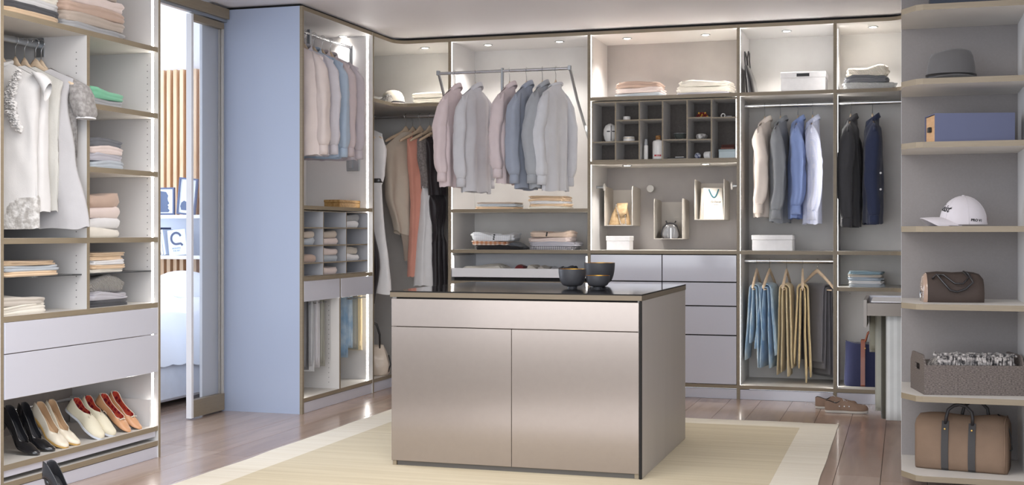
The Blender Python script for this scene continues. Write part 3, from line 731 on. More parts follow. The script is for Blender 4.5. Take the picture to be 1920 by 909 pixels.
# ---- dresses in the left corner
BEIGE = fab('beige_silk', (206,194,178), rough=.6); TAUPE = fab('taupe_silk', (178,162,148), rough=.6); CORAL = fab('coral_crepe', (222,158,140))
GLACE = fab('silver_lace', (150,144,142), kind='lace', col2=(122,116,116), pscale=70, bump=.9); WSATIN = fab('white_satin', (232,231,232), rough=.5); BSATIN = fab('black_satin', (48,43,46), rough=.35)
Y = YR
garment('dress', 'beige draped silk blouse dress left of the coral dress', 'dress', (onY(761, Y), Y, ZR), rzd(-118), BEIGE, L=.94, seed=11, prof=[(0,.21,.035),(.2,.20,.045),(.6,.19,.05),(1,.10,.04)], neck=.05, slope=.75, skew=.5, amp=.02, name='silk_dress')
garment('dress', 'taupe silk dress hanging behind the beige one', 'dress', (onY(774, Y+.05), Y+.05, ZR), rzd(-122), TAUPE, L=1.08, seed=12, prof=[(0,.16,.03),(.2,.14,.03),(.6,.13,.035),(1,.08,.03)], neck=.05, slope=.6, skew=-.5, amp=.012, name='silk_dress')
garment('dress', 'long coral sleeveless dress in the corner bay', 'dress', (onY(787.7, Y), Y, ZR), rzd(-118), CORAL, L=1.24, seed=14, prof=[(0,.13,.03),(.12,.12,.04),(.42,.09,.035),(.46,.085,.035),(1,.11,.055)], neck=.09, straps=True, amp=.010, name='coral_dress')
t = garment('dress', 'evening dress with silver lace top and long white skirt', 'dress', (onY(806, Y), Y, ZR), rzd(-116), GLACE, L=.56, seed=15, prof=[(0,.13,.03),(.3,.12,.04),(1,.075,.04)], neck=.09, straps=True, amp=.006, name='evening_dress')
P(t, body_mesh([(0,.076,.040),(.15,.08,.045),(1,.13,.085)], 1.31, neck=0, slope=0, z0=-.545, seed=16, amp=.012, nfold=7), 'skirt', WSATIN)
t = garment('dress', 'black satin dress with gathered bow beside the cabinet side', 'dress', (onY(821, Y), Y, ZR), rzd(-112), BSATIN, L=.62, seed=17, prof=[(0,.13,.03),(.3,.11,.04),(1,.09,.04)], neck=.09, straps=True, amp=.010, name='black_dress')
P(t, body_mesh([(0,.09,.04),(.2,.08,.045),(.42,.05,.03),(.55,.08,.04),(1,.09,.045)], 1.31, neck=0, slope=0, z0=-.60, seed=18, amp=.014, nfold=7), 'skirt', BSATIN)
t = garment('dress', 'long white dress with narrow black belt on the side rail', 'dress', (-3.905, 8.67, ZR), rzd(-8), WSATIN, L=1.36, seed=19, prof=[(0,.20,.03),(.10,.235,.05),(.27,.22,.04),(.32,.195,.035),(1,.272,.055)], neck=.10, amp=.010, name='white_dress', belt=-.50, bw=.205, bs=.26)
garment('dress', 'black dress showing behind the white one on the side rail', 'dress', (-3.925, 8.56, ZR), rzd(-5), BSATIN, L=1.42, seed=21, prof=[(0,.13,.03),(.3,.12,.035),(.5,.19,.04),(.78,.245,.045),(1,.20,.045)], neck=.10, amp=.008, name='black_dress')
# ---- trousers
D1 = fab('light_denim', (142,178,212), kind='melange', col2=(190,212,230), pscale=9, bump=.5); D2 = fab('washed_denim', (166,198,224), kind='melange', col2=(216,230,238), pscale=7, bump=.5)
KH1 = fab('sand_chino', (220,204,168)); KH2 = fab('mustard_chino', (212,192,148)); CHT = fab('anthracite_wool_twill', (92,91,96)); LG = fab('light_grey_wool', (186,188,192)); MG = fab('stone_grey_wool', (160,162,162)); SAGE = fab('grey_sage_cotton', (170,170,160))
zt = .955
for px, m, lab, rz, lens, hw, sp, bh in [(1419, D2, 'light blue jeans, leftmost of the hanging trousers', -92, [(.55,.38),(.36,.50)], .13, .016, 1.15),
        (1443, D1, 'washed blue jeans spreading wide, second from left', -97, [(.55,.55),(.46,.42)], .13, .02, 1.25),
        (1475, KH1, 'sand coloured chinos, third of the hanging trousers', -93, [(.61,.58),(.55,.60)], .12, .010, 1.0),
        (1505, KH2, 'mustard beige chinos beside the anthracite trousers', -86, [(.65,.55),(.61,.52)], .12, .012, 1.0),
        (1532.5, CHT, 'anthracite trousers, rightmost, turned to show the fold', -52, [(.59,.55),(.61,.50)], .13, .008, 1.0)]:
    trousers(lab, (onY(px, YR), YR, zt), rzd(rz), m, lens, hw=hw, spread=sp, bh=bh)
# rack trousers in the left tall bay
rb = MB()
def bar_group(ys, z, x0, x1, parent):
    for y in ys: MB().tube([(x0, y, z), (x1, y, z)], .005, 8).build('trouser_bar', CHROME, parent, smooth=40)
ysL = [onX(p, -3.72) for p in (577, 588, 598, 607)]; ysR = [onX(p, -3.73) for p in (652, 661, 671, 679, 688)]
B('trouser_frame', METAL, cB, -4.16, -4.15, ya, ym-.012, .685, .70); B('trouser_frame', METAL, cB, -4.16, -4.15, ym+.012, yb, .685, .70)
bar_group(ysL+ysR, .692, -4.15, -3.70, cB)
for i, y in enumerate(ysL):
    trousers(['dark grey trousers nearest the blue-lit side panel', 'light grey trousers, second on the rack', 'pale grey trousers, third on the left rack', 'sage grey trousers beside the divider'][i], (-3.875, y, .692), 0, [CHAR, LG, PALEG, SAGE][i], [(.44+.02*(i == 1), .42)], hw=.155, hanger=False, zb=.006, a0=.011, spread=.006, th=.008)
for i, y in enumerate(ysR):
    trousers(['mid blue jeans nearest the divider on the right rack', 'pale washed jeans, second on the right rack', 'grey-beige trousers in the middle of the right rack', 'sand beige trousers, fourth on the right rack', 'olive beige trousers by the light strip'][i], (-3.885, y, .692), 0, [D1, D2, SAGE, KH1, KH2][i], [((.42,.40),(.36,.34),(.38,.36),(.39,.36),(.33,.31))[i]], hw=.15, hanger=False, zb=.006, a0=.011, spread=.006, th=.008, name='trousers')
# pulled-out rack on the right
LIN = fab('pale_linen_stripe', (200,202,202), kind='stripex', col2=(214,216,216), pscale=9)
OLV = fab('olive_grey_twill', (140,138,124)); DOLV = fab('dark_olive_twill', (78,76,68))
for i, (px, m, lab, ln, hw, dy) in enumerate([(1661, LIN, 'pale linen trousers filling the right of the rack', [(.575,.57)], .17, .06), (1652, DOLV, 'dark olive trousers, showing as narrow edge behind the linen pair', [(.58,.57)], .175, .14),
        (1641, SAGE, 'sage grey trousers, second from the free end of the pulled-out rack', [(.55,.53)], .18, .22), (1630, OLV, 'short-folded olive grey trousers at the free end of the pulled-out rack', [(.24,.22)], .18, .30)]):
    yy = YP+dy; xc = onY(px, yy)+hw
    MB().tube([(onY(1626.5, YP)+.002, yy, .735), (.44, yy, .735)], .0055, 8).build('trouser_bar', CHROME, rk, smooth=40)
    trousers(lab, (xc, yy, .735), 0, m, ln, hw=hw, hanger=False, zb=.006, a0=.0115, spread=.008, th=.008)
# ================================================================ FOLDED TEXTILES
def folded_mesh(w, d, h, layers, seed, wav_=.16, soft=.35, groove=.012):
    """soft rounded slab; grooves between layers on the sides, rolled front"""
    n = 56; mb = MB(); rings = []
    prof = []
    nv = max(6, layers*5)
    for i in range(nv+1):
        q = i/nv; e = abs(2*q-1)**(3 if layers < 3 else 5)
        g = groove*(1-abs(math.sin(PI*layers*q))**.6) if 0 < i < nv else 0
        prof.append((q, soft*h*.55*e+g))
    def peri(k):
        a = 2*PI*k/n; c, s_ = math.cos(a), math.sin(a); p = .34
        return w/2*sgnpow(c, p), d/2*sgnpow(s_, p), c, s_
    def zz(x, y, q):
        b = .8*NZ(x*8, y*8, seed)+.5*math.sin((x/w)*4.6+seed)+.25*NZ(x*22, y*14, seed)
        return h*q+h*wav_*b*min(1, q*2.2)-(.10*h*(abs(2*x/w)**4+abs(2*y/d)**4) if q > .9 else 0)*.5
    rings = []
    for q, ins in prof:
        r = []
        for k in range(n):
            x, y, c, s_ = peri(k)
            gi = ins*(1 if abs(c) > .75 else .45)
            rag = (.010*NZ(int(q*layers+.01)*3.7, c*2.2, s_*2.2, seed)+.004*NZ(c*9, s_*9, q*3, seed))*(abs(c)+.5)
            fx = max(0, 1-(gi+rag*1.2)/(w/2)); fy = max(0, 1-(gi+rag)/(d/2))
            r.append((x*fx, y*fy, zz(x*fx, y*fy, q)))
        rings.append(r)
    top = []
    for f in (.82, .55, .25):
        top.append([(peri(k)[0]*f, peri(k)[1]*f, zz(peri(k)[0]*f, peri(k)[1]*f, 1)+.03*h*(1-f)) for k in range(n)])
    return mb.loft(rings+top)
PLACE = ['', 'topmost', 'second from top', 'third from top', 'fourth from top', 'fifth from top']
def stack(base, rz, items, where, kind='folded_sweater', cat='sweater', group=None):
    """items bottom to top: (w, d, h, material, colour words, layers, extra)"""
    z = base[2]; n = len(items)
    for i, it in enumerate(items):
        wd, d, h, m, colr, ly = it[:6]; ex = it[6] if len(it) > 6 else {}
        pos = ('alone' if n == 1 else 'lowest of the pile' if i == 0 else 'topmost of the pile' if i == n-1 else ['', 'second', 'third', 'fourth', 'fifth'][i]+' from bottom')
        random.seed(int(abs(base[0]*131+base[1]*57+i*17+z*29)*10)); sd = random.random()*20
        kk = ex.get('kind', kind); cc = ex.get('cat', cat)
        dx, dy = ex.get('dx', random.uniform(-.006, .006)), random.uniform(-.005, .005)
        mb = folded_mesh(wd, d, h, ly, sd, ex.get('wav', .2), ex.get('soft', .35), ex.get('groove', .010))
        R = Matrix.Rotation(rz+ex.get('rot', random.uniform(-.05, .05)), 4, 'Z')
        off = R @ Vector((dx, dy, 0))
        me = mb.mesh(kk, m, True); o = bpy.data.objects.new(kk, me); COL.objects.link(o)
        o.location = (base[0]+off.x, base[1]+off.y, z); o.rotation_euler = (0, 0, rz+ex.get('rot', 0))
        tag(o, ('%s, %s %s' % (colr, pos, where)).replace(' folded ', ' ', 1) if len((colr+' '+pos+' '+where).split()) > 16 else '%s, %s %s' % (colr, pos, where), cc, group or ('folded textiles '+where))
        if ex.get('collar'):
            c = collar_mesh('shirt', 0); c.xf(Matrix.Translation((ex['collar'], -d/2+.07, h*.78)) @ Matrix.Rotation(-.3, 4, 'X') @ Matrix.Diagonal((.8, .8, .45, 1)))
            c.build('collar', ex.get('cm', m), o, smooth=True, local=True)
            b = MB()
            for q in range(3):
                n0 = len(b.v); b.lathe([(.0065, 0), (.0065, .002), (.003, .003)], 8); b.xf(Matrix.Translation((ex['collar']+.0+.002*q, -d/2-.0015+.001*q, h*(.25+.25*q))) @ Matrix.Rotation(PI/2, 4, 'X'), n0)
            b.build('button', BLACK, o, local=True)
        z += h*.97
def stackY(x0, x1, zs, Yf, items, where, d=.28, **k):
    """front-facing pile between two measured columns, front face at Yf"""
    a, b = onY(x0, Yf), onY(x1, Yf); W = b-a
    its = [(W*it[0], d*it[1], it[2], it[3], it[4], it[5])+tuple(it[6:]) for it in items]
    stack(((a+b)/2, Yf+d/2, zs), 0, its, where, **k)
def F(n, c, **k): return fab('cloth_'+n, c, **k)
c_cream = F('cream', (234,228,216)); c_pinkp = F('powder_pink', (230,214,208)); c_rose = F('rosewood', (196,170,154)); c_taupe = F('taupe', (186,172,160)); c_grey = F('grey', (168,168,170)); c_lgrey = F('light_grey', (206,205,206))
c_dgrey = F('dark_grey', (110,112,118)); c_peach = F('peach', (232,204,172)); c_tan = F('tan', (206,180,150)); c_mint = F('mint', (130,196,162), rough=.7); c_blueg = F('blue_grey', (186,193,200)); c_white = F('white', (232,231,232))
c_stone = F('stone', (204,196,186)); c_lav = F('lavender_grey', (190,188,196)); c_kn = F('cable_knit', (158,154,150), kind='knit', bscale=45, bump=1.0, bdist=.006); c_blk = F('black', (44,42,44)); c_char = F('charcoal', (76,76,80))
c_knc = F('cream_knit', (232,224,212), kind='knit', bscale=55, bump=.8, bdist=.004); c_plaid = F('rust_check', (236,228,220), kind='check', col2=(190,130,92), pscale=9); c_ging = F('gingham', (226,224,226), kind='check', col2=(90,88,96), pscale=22)
c_wchk = F('white_grid', (234,236,240), kind='check', col2=(218,222,228), pscale=20); c_bstr = F('blue_stripe', (228,232,236), kind='stripe', col2=(120,146,170), pscale=26); c_knp = F('beige_rib_knit', (214,200,186), kind='knit', bscale=70, bump=.7, bdist=.003)
c_bstr2 = F('teal_fold', (150,176,190)); c_kng = F('stone_rib_knit', (178,180,182), kind='knit', bscale=70, bump=.7, bdist=.003)
# ---- nearest left cabinet. Piles lie with their length along X.
def stackA(px, zs, Wy, Lx, items, where, xf=-3.70, **k):
    """px: measured right silhouette at the front of the pile"""
    yb_ = onX(px, xf+.02)            # far-front corner, rounded
    its = [(Wy*it[0], Lx*it[1], it[2], it[3], it[4], it[5])+tuple(it[6:]) for it in items]
    stack((xf-Lx/2, yb_-Wy/2, zs), PI/2, its, where, **k)
z2, z3 = zat(213, XA, y4), zat(322.5, XA, y4)
stackA(128, 2.108, .42, .34, [(1,1,.028,c_tan,'tan folded sweater',2), (1,1,.030,c_char,'dark grey folded sweater',2), (.98,1,.030,c_lgrey,'light grey folded sweater',2), (.98,.98,.032,c_cream,'cream folded sweater',2), (.95,.96,.030,c_stone,'stone folded sweater',2)], 'left on the top left shelf', xf=-3.69)
stackA(252, 2.108, .52, .36, [(1,1,.036,c_grey,'grey folded blanket',2), (1,1,.048,c_taupe,'taupe folded blanket',2,{'soft':.5}), (.99,1,.048,c_rose,'rosewood folded blanket',2,{'soft':.5}), (.98,.98,.056,c_pinkp,'powder pink folded blanket',2,{'soft':.5}), (.8,.96,.05,c_taupe,'rolled taupe folded blanket',2)], 'right on the top left shelf', xf=-3.69, kind='folded_blanket', cat='blanket')
wh = 'beside the light strip'
stackA(247, z2, .30, .34, [(1,1,.036,c_grey,'grey folded top',2,{'wav':.3}), (.98,1,.050,c_mint,'mint green folded top',2,{'wav':.35,'soft':.6})], 'on the upper left column shelf', kind='knit_top', cat='top')
stackA(245, z3, .30, .34, [(1,1,.036,c_blueg,'blue-grey folded polo',2,{'wav':.25}), (1,1,.036,c_lav,'lavender grey folded polo',2,{'wav':.25}), (.98,1,.036,c_pinkp,'powder pink folded polo',2,{'wav':.25}), (.98,1,.038,c_dgrey,'dark grey folded polo',2,{'wav':.25})], 'on the second left column shelf', kind='folded_polo', cat='polo shirt')
stackA(240, 1.132, .30, .34, [(1,1,.047,c_cream,'cream folded jumper',1,{'soft':.8,'wav':.2}), (1,1,.050,c_white,'pinkish white folded jumper',1,{'soft':.8,'wav':.2}), (.98,1,.052,c_pinkp,'powder pink folded jumper',1,{'soft':.8,'wav':.2}), (.98,1,.066,c_rose,'rose beige folded jumper',1,{'soft':.8,'wav':.2})], 'on the left column shelf at middle height')
stackA(246, .962, .30, .32, [(1,1,.020,c_cream,'cream folded shirt',2), (1,1,.020,c_peach,'peach folded shirt',2), (.97,1,.022,c_white,'white folded shirt',2), (.97,1,.020,c_peach,'apricot folded shirt',2), (.96,1,.018,c_tan,'tan folded shirt',2)], 'on the right glass shelf', kind='folded_shirt', cat='shirt')
stackA(252, .797, .34, .34, [(1,1,.034,c_char,'charcoal folded sweater',2,{'wav':.2}), (1,1,.036,c_lav,'grey-blue folded sweater',2,{'wav':.3}), (.92,.98,.066,c_kn,'ribbed grey knit scarf',2,{'wav':.5,'soft':.9})], 'below the right glass shelf')
stackA(126, .962, .40, .32, [(1,1,.024,c_peach,'peach folded shirt',2), (1,1,.026,c_blueg,'blue-grey folded shirt',2), (.96,1,.020,c_tan,'tan folded shirt',2)], 'on the left glass shelf', kind='folded_shirt', cat='shirt')
stackA(104, .797, .40, .34, [(1,1,.040,c_cream,'cream folded throw',3,{'wav':.25}), (.96,.98,.034,c_stone,'off-white folded throw',2,{'wav':.35})], 'below the left glass shelf', kind='folded_throw', cat='blanket')
# ---- cubbyhole organiser in the left tall bay
ob = thing('cubbyhole_organiser', 'grey twelve-cell cubbyhole insert holding small folded knits', 'organiser', ((XL+XK)/2, (ya+yb)/2, .873))
xo0, xo1 = XL-.38, XL-.004; yo0, yo1 = ya+.003, onX(691, XL); zo0, zo1 = .874, 1.298
zc_ = [zo0, .958, 1.072, 1.187, zo1]; yc_ = [yo0, onX(607.5, XL), onX(650.5, XL), yo1]
OG = mat('organiser_grey', (186,187,192), .5)
def Bo(nm, x0, x1, a, b, c, d): return B(nm, OG, ob, x0, x1, a, b, c, d, '+X')
for i, y in enumerate(yc_): Bo('upright', xo0, xo1, y-.005 if i else y, y+.005 if i < 3 else y, zo0, zo1)
for j in range(3):
    a, b = yc_[j]+.005, yc_[j+1]-.005
    for i, z in enumerate(zc_): Bo('cell_shelf', xo0, xo1-.001, a, b, z-.004 if i else z, z+.004 if i < 4 else z)
    Bo('cell_back', xo0, xo0+.004, a, b, zo0+.004, zo1-.004)
rn = ['bottom', 'third', 'second', 'top']; cn = ['near', 'middle', 'far']
for r, c, its in [(3, 2, [(c_white, 'pinkish white'), (c_kng, 'light grey ribbed')]), (2, 0, [(c_blueg, 'blue-grey'), (c_knp, 'beige ribbed')]), (2, 1, [(c_pinkp, 'powder pink'), (c_knp, 'beige ribbed')]),
        (1, 0, [(c_rose, 'rose beige')]), (1, 1, [(c_blueg, 'blue-grey'), (c_pinkp, 'powder pink')]), (1, 2, [(c_white, 'pinkish white'), (c_knc, 'cream ribbed')]), (0, 1, [(c_pinkp, 'powder pink')])]:
    a, b = yc_[c]+.005, yc_[c+1]-.005; W = (b-a)*.80
    stack((xo1-.17, a+W/2+.008, zc_[r]+.004), PI/2, [(W*(.96 if i else 1), .30, .046, m, '%s folded knit' % nm, 1, {'soft':.8, 'wav':.2, 'rot':0, 'dx':0}) for i, (m, nm) in enumerate(its)], 'in the %s cell of the %s row' % (cn[c], rn[r]), kind='folded_knit', cat='sweater', group='small knits in the cubbyholes')
# straw box
X = XL-.10; yb0 = onX(637, X); yb1 = onX(680, X)
STRAW = mat('straw', (176,140,86), .7, kind='melange', col2=(146,108,58), pscale=60, bump=.6, bscale=200)
t = thing('woven_box', 'small honey-coloured woven box above the cubbyholes', 'box', (X-.06, (yb0+yb1)/2, 1.331))
MB().box(X-.12, X, yb0, yb1, 1.331, 1.366, bev=.003).build('box', STRAW, t); MB().box(X-.122, X+.002, yb0-.002, yb1+.002, 1.3665, 1.386, bev=.003).build('lid', STRAW, t)
# ---- corner shelf: cap and folded cloth
def hat(name, label, loc, rz, m, band, prof, brim, cat='hat', tilt=0, bm=None, pinch=0, sx=1.15):
    t = thing(name, label, cat, loc, rz); mb = MB(); n = 40; rings = []
    for q, z in prof:
        r = []
        for k in range(n):
            a = 2*PI*k/n; x = q*sx*math.cos(a); y = q*math.sin(a)
            dz = 0
            if pinch: dz = -pinch*math.exp(-(y/.032)**2)*max(0, min(1, (z-prof[-5][1])/.02))*(1 if abs(x) < q*sx else 1)+pinch*.3*math.cos(a)*min(1, z/prof[-1][1])
            r.append((x, y, z+dz))
        rings.append(r)
    mb.loft(rings, True, False, True); mb.build('crown', m, t, smooth=True, local=True)
    if brim:
        rr = []; q0 = prof[0][0]; w0, up = brim
        for f, zz_ in [(0, .006), (.5, .003), (1, .0), (1.0, -.003), (.5, 0), (0, .003)]:
            r = []
            for k in range(n):
                a = 2*PI*k/n; q = q0+w0*f; r.append((q*sx*math.cos(a), q*math.sin(a), zz_+prof[0][1]+up*f*(abs(math.sin(a))**3)-.004*f*math.cos(a)))
            rr.append(r)
        rr.append(rr[0]); MB().loft(rr, True, False, False).build('brim', m, t, smooth=True, local=True)
    if band:
        z0_, z1_, q1, q2 = band
        MB().lathe([(q1+.001, z0_), (q1+.0035, z0_+.001), (q2+.0035, z1_-.001), (q2+.001, z1_)], n, cap0=False, cap1=False, sx=sx).build('band', bm or BLKL, t, smooth=True, local=True)
    return t
p = atY(735, 190, 9.0); zs_ = ZA
CRM = F('cream_canvas', (226,218,202)); 
t = hat('bucket_hat', 'cream cloth cap with dark hem on the curved corner shelf', (onY(737, 9.0), 9.0, ZA+.018), rzd(-60), CRM, (.002, .018, .088, .089), [(.088, 0), (.09, .02), (.084, .055), (.068, .085), (.045, .102), (.02, .108), (.004, .109)], None, bm=c_char, sx=1.05, cat='cap')
mb = MB(); rr = []
for f, zz_ in [(0, .004), (.5, .0), (1, -.010), (1, -.013), (.5, -.004), (0, 0)]:
    rr.append([((.088+.045*f*(.75+.35*math.cos(a+.6)))*math.cos(a), (.088+.045*f*(.75+.35*math.cos(a+.6)))*math.sin(a), zz_+.002) for a in [2*PI*k/36 for k in range(36)]])
rr.append(rr[0]); mb.loft(rr, True, False, False).build('brim', c_taupe, t, smooth=True, local=True)
c = folded_mesh(.17, .12, .06, 2, 4.4, .9, .9, .015); o = c.build('crumpled_scarf', F('black_white_weave', (70,68,68), kind='check', col2=(190,186,180), pscale=60), smooth=True); o.location = (onY(712, 8.86), 8.87, ZA+.001)
tag(o, 'crumpled black and white patterned scarf beside the cream cap', 'scarf')
stackY(770, 833, ZA+.0005, 9.0, [(.94,1,.022,c_blk,'black folded cloth',2,{'wav':.2}), (1,1,.040,c_cream,'cream folded throw',3,{'wav':.2}), (.98,1,.042,c_cream,'rolled-edge cream throw',2,{'wav':.15,'soft':.6})], 'on the corner shelf right of the cap', kind='folded_throw', cat='blanket')
# ---- D bay
stackY(890, 965, 1.3305, 8.90, [(1,1,.020,c_peach,'peach folded shirt',2), (1,1,.020,c_blueg,'blue-grey folded shirt',2), (.97,1,.014,c_taupe,'taupe folded shirt',2)], 'left below the swung-out rail', kind='folded_shirt', cat='shirt', d=.26)
stackY(988, 1060, 1.3305, 8.90, [(1,1,.019,c_cream,'cream folded shirt',2), (.99,1,.020,c_peach,'peach folded shirt',2), (.97,1,.020,c_white,'white folded shirt',2), (.96,1,.021,c_peach,'apricot folded shirt',2), (.95,1,.018,c_tan,'tan folded shirt',2)], 'right below the swung-out rail', kind='folded_shirt', cat='shirt', d=.26)
stackY(881, 966, ZM+.0005, 8.88, [(1,1,.034,c_blk,'black folded shirt',2,{'wav':.5,'dx':.03}), (.84,1,.030,c_plaid,'rust and white checked folded shirt',2,{'wav':.3,'dx':-.03}), (.95,.98,.062,c_wchk,'white checked shirt',2,{'wav':.4,'collar':.02,'dx':-.01,'soft':.6})], 'on the shelf above the white tray', kind='folded_shirt', cat='shirt', d=.26)
stackY(985, 1076, ZM+.0005, 8.88, [(.95,1,.026,c_ging,'black and white gingham folded shirt',2,{'wav':.2,'dx':.01}), (1,1,.034,c_lav,'lavender grey folded shirt',2,{'wav':.4,'dx':.02}), (.88,1,.036,c_pinkp,'powder pink folded shirt',2,{'wav':.4,'dx':-.01}), (.86,.98,.042,F('nude',(224,202,184)),'nude shirt with collar',2,{'wav':.4,'collar':-.02,'cm':c_rose})], 'right above the white tray', kind='folded_shirt', cat='shirt', d=.26)
c = folded_mesh(.11, .22, .038, 2, 9.1, .5, .9, .01); o = c.build('folded_trousers', c_dgrey, smooth=True); o.location = (onY(975, 9.05), 9.06, ZM+.001); tag(o, 'dark grey folded trousers between the two shirt piles', 'trousers')
for i, (xa_, xb_, h, m, l) in enumerate([(868, 948, .075, c_cream, 'cream folded cloth at the left of the white tray'), (966, 988, .07, F('dark_red', (122,52,54)), 'dark red folded scarf in the white tray'), (990, 1010, .068, c_knc, 'cream knit roll in the white tray'), (1012, 1030, .07, c_stone, 'stone folded cloth beside the knit roll in tray'), (1033, 1052, .066, c_lav, 'lavender folded cloth in the white tray'), (1055, 1075, .072, c_char, 'charcoal folded cloth at the right of the tray')]):
    a, b = onY(xa_, 8.95), onY(xb_, 8.95); o = folded_mesh((b-a), .22, h, 2, i+.5, .3, .8, .01).build('folded_cloth', m, smooth=True); o.location = ((a+b)/2, 9.0, .8345)
    tag(o, l, 'cloth', 'folded cloths in the white pull-out tray')
# ---- E bay, top
stackY(1152, 1240, ZA+.0005, 8.92, [(1,1,.036,c_blueg,'blue-grey folded towel',2,{'soft':.6}), (.97,1,.038,c_pinkp,'powder pink folded towel',2,{'soft':.6}), (.95,1,.042,c_rose,'rosewood folded towel',2,{'soft':.6})], 'on the shelf above the pigeonholes', kind='folded_towel', cat='towel')
stackY(1266, 1370, ZA+.0005, 8.92, [(1,1,.024,c_lav,'grey folded cloth',2,{'wav':.3}), (1,1,.044,c_cream,'cream folded throw',2,{'wav':.25,'soft':.6}), (.94,1,.040,c_cream,'loosely folded cream throw',2,{'wav':.3,'soft':.7})], 'right above the pigeonholes', kind='folded_throw', cat='blanket')
# ---- pigeonholes
pg = thing('pigeonhole_organiser', 'grey pigeonhole insert with six columns of small cells', 'organiser', ((aE+bE)/2, 8.95, 1.669))
PG = mat('pigeonhole_grey', (226,224,222), .5); PGB = mat('pigeonhole_back', (98,92,88), .75, var=.1, vscale=60, bump=.3, bscale=200)
gx = [aE+.006]+[onY(p, YB+.005) for p in (1154, 1198.7, 1242.3, 1288.3, 1334)]+[bE-.005]; gz0, gz1 = 1.669, 2.094; gy0, gy1 = YB+.005, YB+.29
def Bp(nm, m, x0, x1, z0_, z1_, y0=gy0, y1=gy1): return B(nm, m, pg, x0, x1, y0, y1, z0_, z1_, '-Y')
for i, x in enumerate(gx): Bp('upright', PG, x if i == 0 else x-.005, x+.010 if i == 0 else x+.005 if i < 6 else x, gz0, gz1)
lv = {0: [1.809], 1: [1.961, 1.809], 2: [1.961], 3: [1.815], 4: [1.966, 1.812], 5: [1.962]}
CELL = {}
for j in range(6):
    a, b = gx[j]+(.010 if j == 0 else .005), gx[j+1]-(.005 if j < 5 else 0); CELL[j] = (a, b)
    for z in [gz0+.008, gz1]+lv[j]: Bp('cell_shelf', PG, a, b, z-.008, z, gy0+.001)
    MB().box(a, b, gy1-.004, gy1, gz0+.008, gz1-.008).build('cell_back', PGB, pg)
zb_ = gz0+.0085
def cx(j, f=.5): a, b = CELL[j]; return a+(b-a)*f
YG = YB+.10
CERW = mat('white_ceramic', (240,238,235), .3, coat=.3)
# helmet-shaped ceramic
t = thing('ceramic_ornament', 'white ceramic helmet ornament with cross-shaped slit in the first column', 'ornament', (cx(0, .62), YG+.03, 1.8095), rzd(18))
mb = MB(); rings = []
for q, z in [(.030, 0), (.044, .025), (.052, .060), (.050, .095), (.036, .122), (.016, .134), (.002, .137)]:
    rings.append([(q*math.cos(a)*(1.0), q*1.15*math.sin(a)-(.010 if abs(a-1.5*PI) < .01 else 0), z) for a in [2*PI*k/10+PI/2 for k in range(10)]])
mb.loft(rings).build('shell', CERW, t, local=True)
MB().box(-.030, .030, -.0635, -.050, .073, .080).box(-.0025, .0025, -.070, -.050, .01, .118).build('slit', BLACK, t, local=True)
def jar(label, x, y, z, r, h, lid=None, mats=(CERW, CERW)):
    t = thing('cosmetic_jar', label, 'jar', (x, y, z)); h2 = h*.68
    MB().lathe([(r*.85, 0), (r, .004), (r, h2), (r*.95, h2+.001)], 24).build('jar_body', mats[0], t, smooth=40, local=True)
    MB().lathe([(r*.98, h2+.0012), (r*1.0, h2+.003), (r*1.0, h-.003), (r*.93, h)], 24).build('lid', mats[1], t, smooth=40, local=True)
    return t
GOLD = mat('gold', (206,170,96), .3, metal=1)
t = jar('small white jar with flat lid in the upper second column', cx(1, .35), YG, 1.9615, .027, .030)
t = jar('wider white jar with golden rim in the second column', cx(1, .45), YG, 1.8095, .042, .036); MB().lathe([(.0425, .0245), (.0432, .026), (.0425, .0275)], 24, cap0=False, cap1=False).build('gold_ring', GOLD, t, smooth=True, local=True)
t = thing('pump_bottle', 'slim white bottle with clear cap beside the cork bottle', 'bottle', (cx(2, .18), YG-.02, zb_))
MB().lathe([(.014, 0), (.0155, .003), (.0155, .100), (.012, .103)], 20).build('bottle_body', CERW, t, smooth=40, local=True)
MB().lathe([(.0125, .1032), (.0125, .128), (.009, .134), (.009, .146), (.007, .147)], 16).build('cap', mat('clear_plastic', (190,192,196), .15, alpha=.8), t, smooth=40, local=True)
t = thing('cork_bottle', 'round white bottle with cork stopper and red label', 'bottle', (cx(2, .72), YG, zb_))
MB().lathe([(.038, 0), (.041, .004), (.041, .122), (.036, .134), (.018, .139), (.016, .142)], 28).build('bottle_body', CERW, t, smooth=40, local=True)
MB().lathe([(.017, .1422), (.019, .146), (.020, .170), (.018, .172)], 16).build('cork', mat('cork', (168,124,76), .8, kind='melange', col2=(130,90,52), pscale=70), t, smooth=40, local=True)
RED = mat('red_label', (190,40,40), .5)
lb = MB(); lr = .0414; an = [math.radians(-90+8+d) for d in range(-38, 39, 7)]
lb.loft([[(lr*math.cos(a), lr*math.sin(a), z) for z in (.022, .034)] for a in an], closed=False); l_ = lb.build('label', RED, t, local=True)
def text_mesh(txt, size, m, name='lettering', shear=0, bold=0, ext=.0004):
    cu = bpy.data.curves.new('t', 'FONT'); cu.body = txt; cu.size = size; cu.shear = shear; cu.extrude = ext; cu.offset = bold; cu.resolution_u = 3
    cu.align_x = 'CENTER'; cu.align_y = 'CENTER'
    o = bpy.data.objects.new('t', cu); COL.objects.link(o); dg = bpy.context.evaluated_depsgraph_get(); me = bpy.data.meshes.new_from_object(o.evaluated_get(dg))
    bpy.data.objects.remove(o); me.materials.clear(); me.materials.append(m); me.name = name; return me
def put_text(me, name, parent, fn):
    for v in me.vertices: v.co = fn(*v.co)
    o = bpy.data.objects.new(name, me); COL.objects.link(o); o.parent = parent; return o
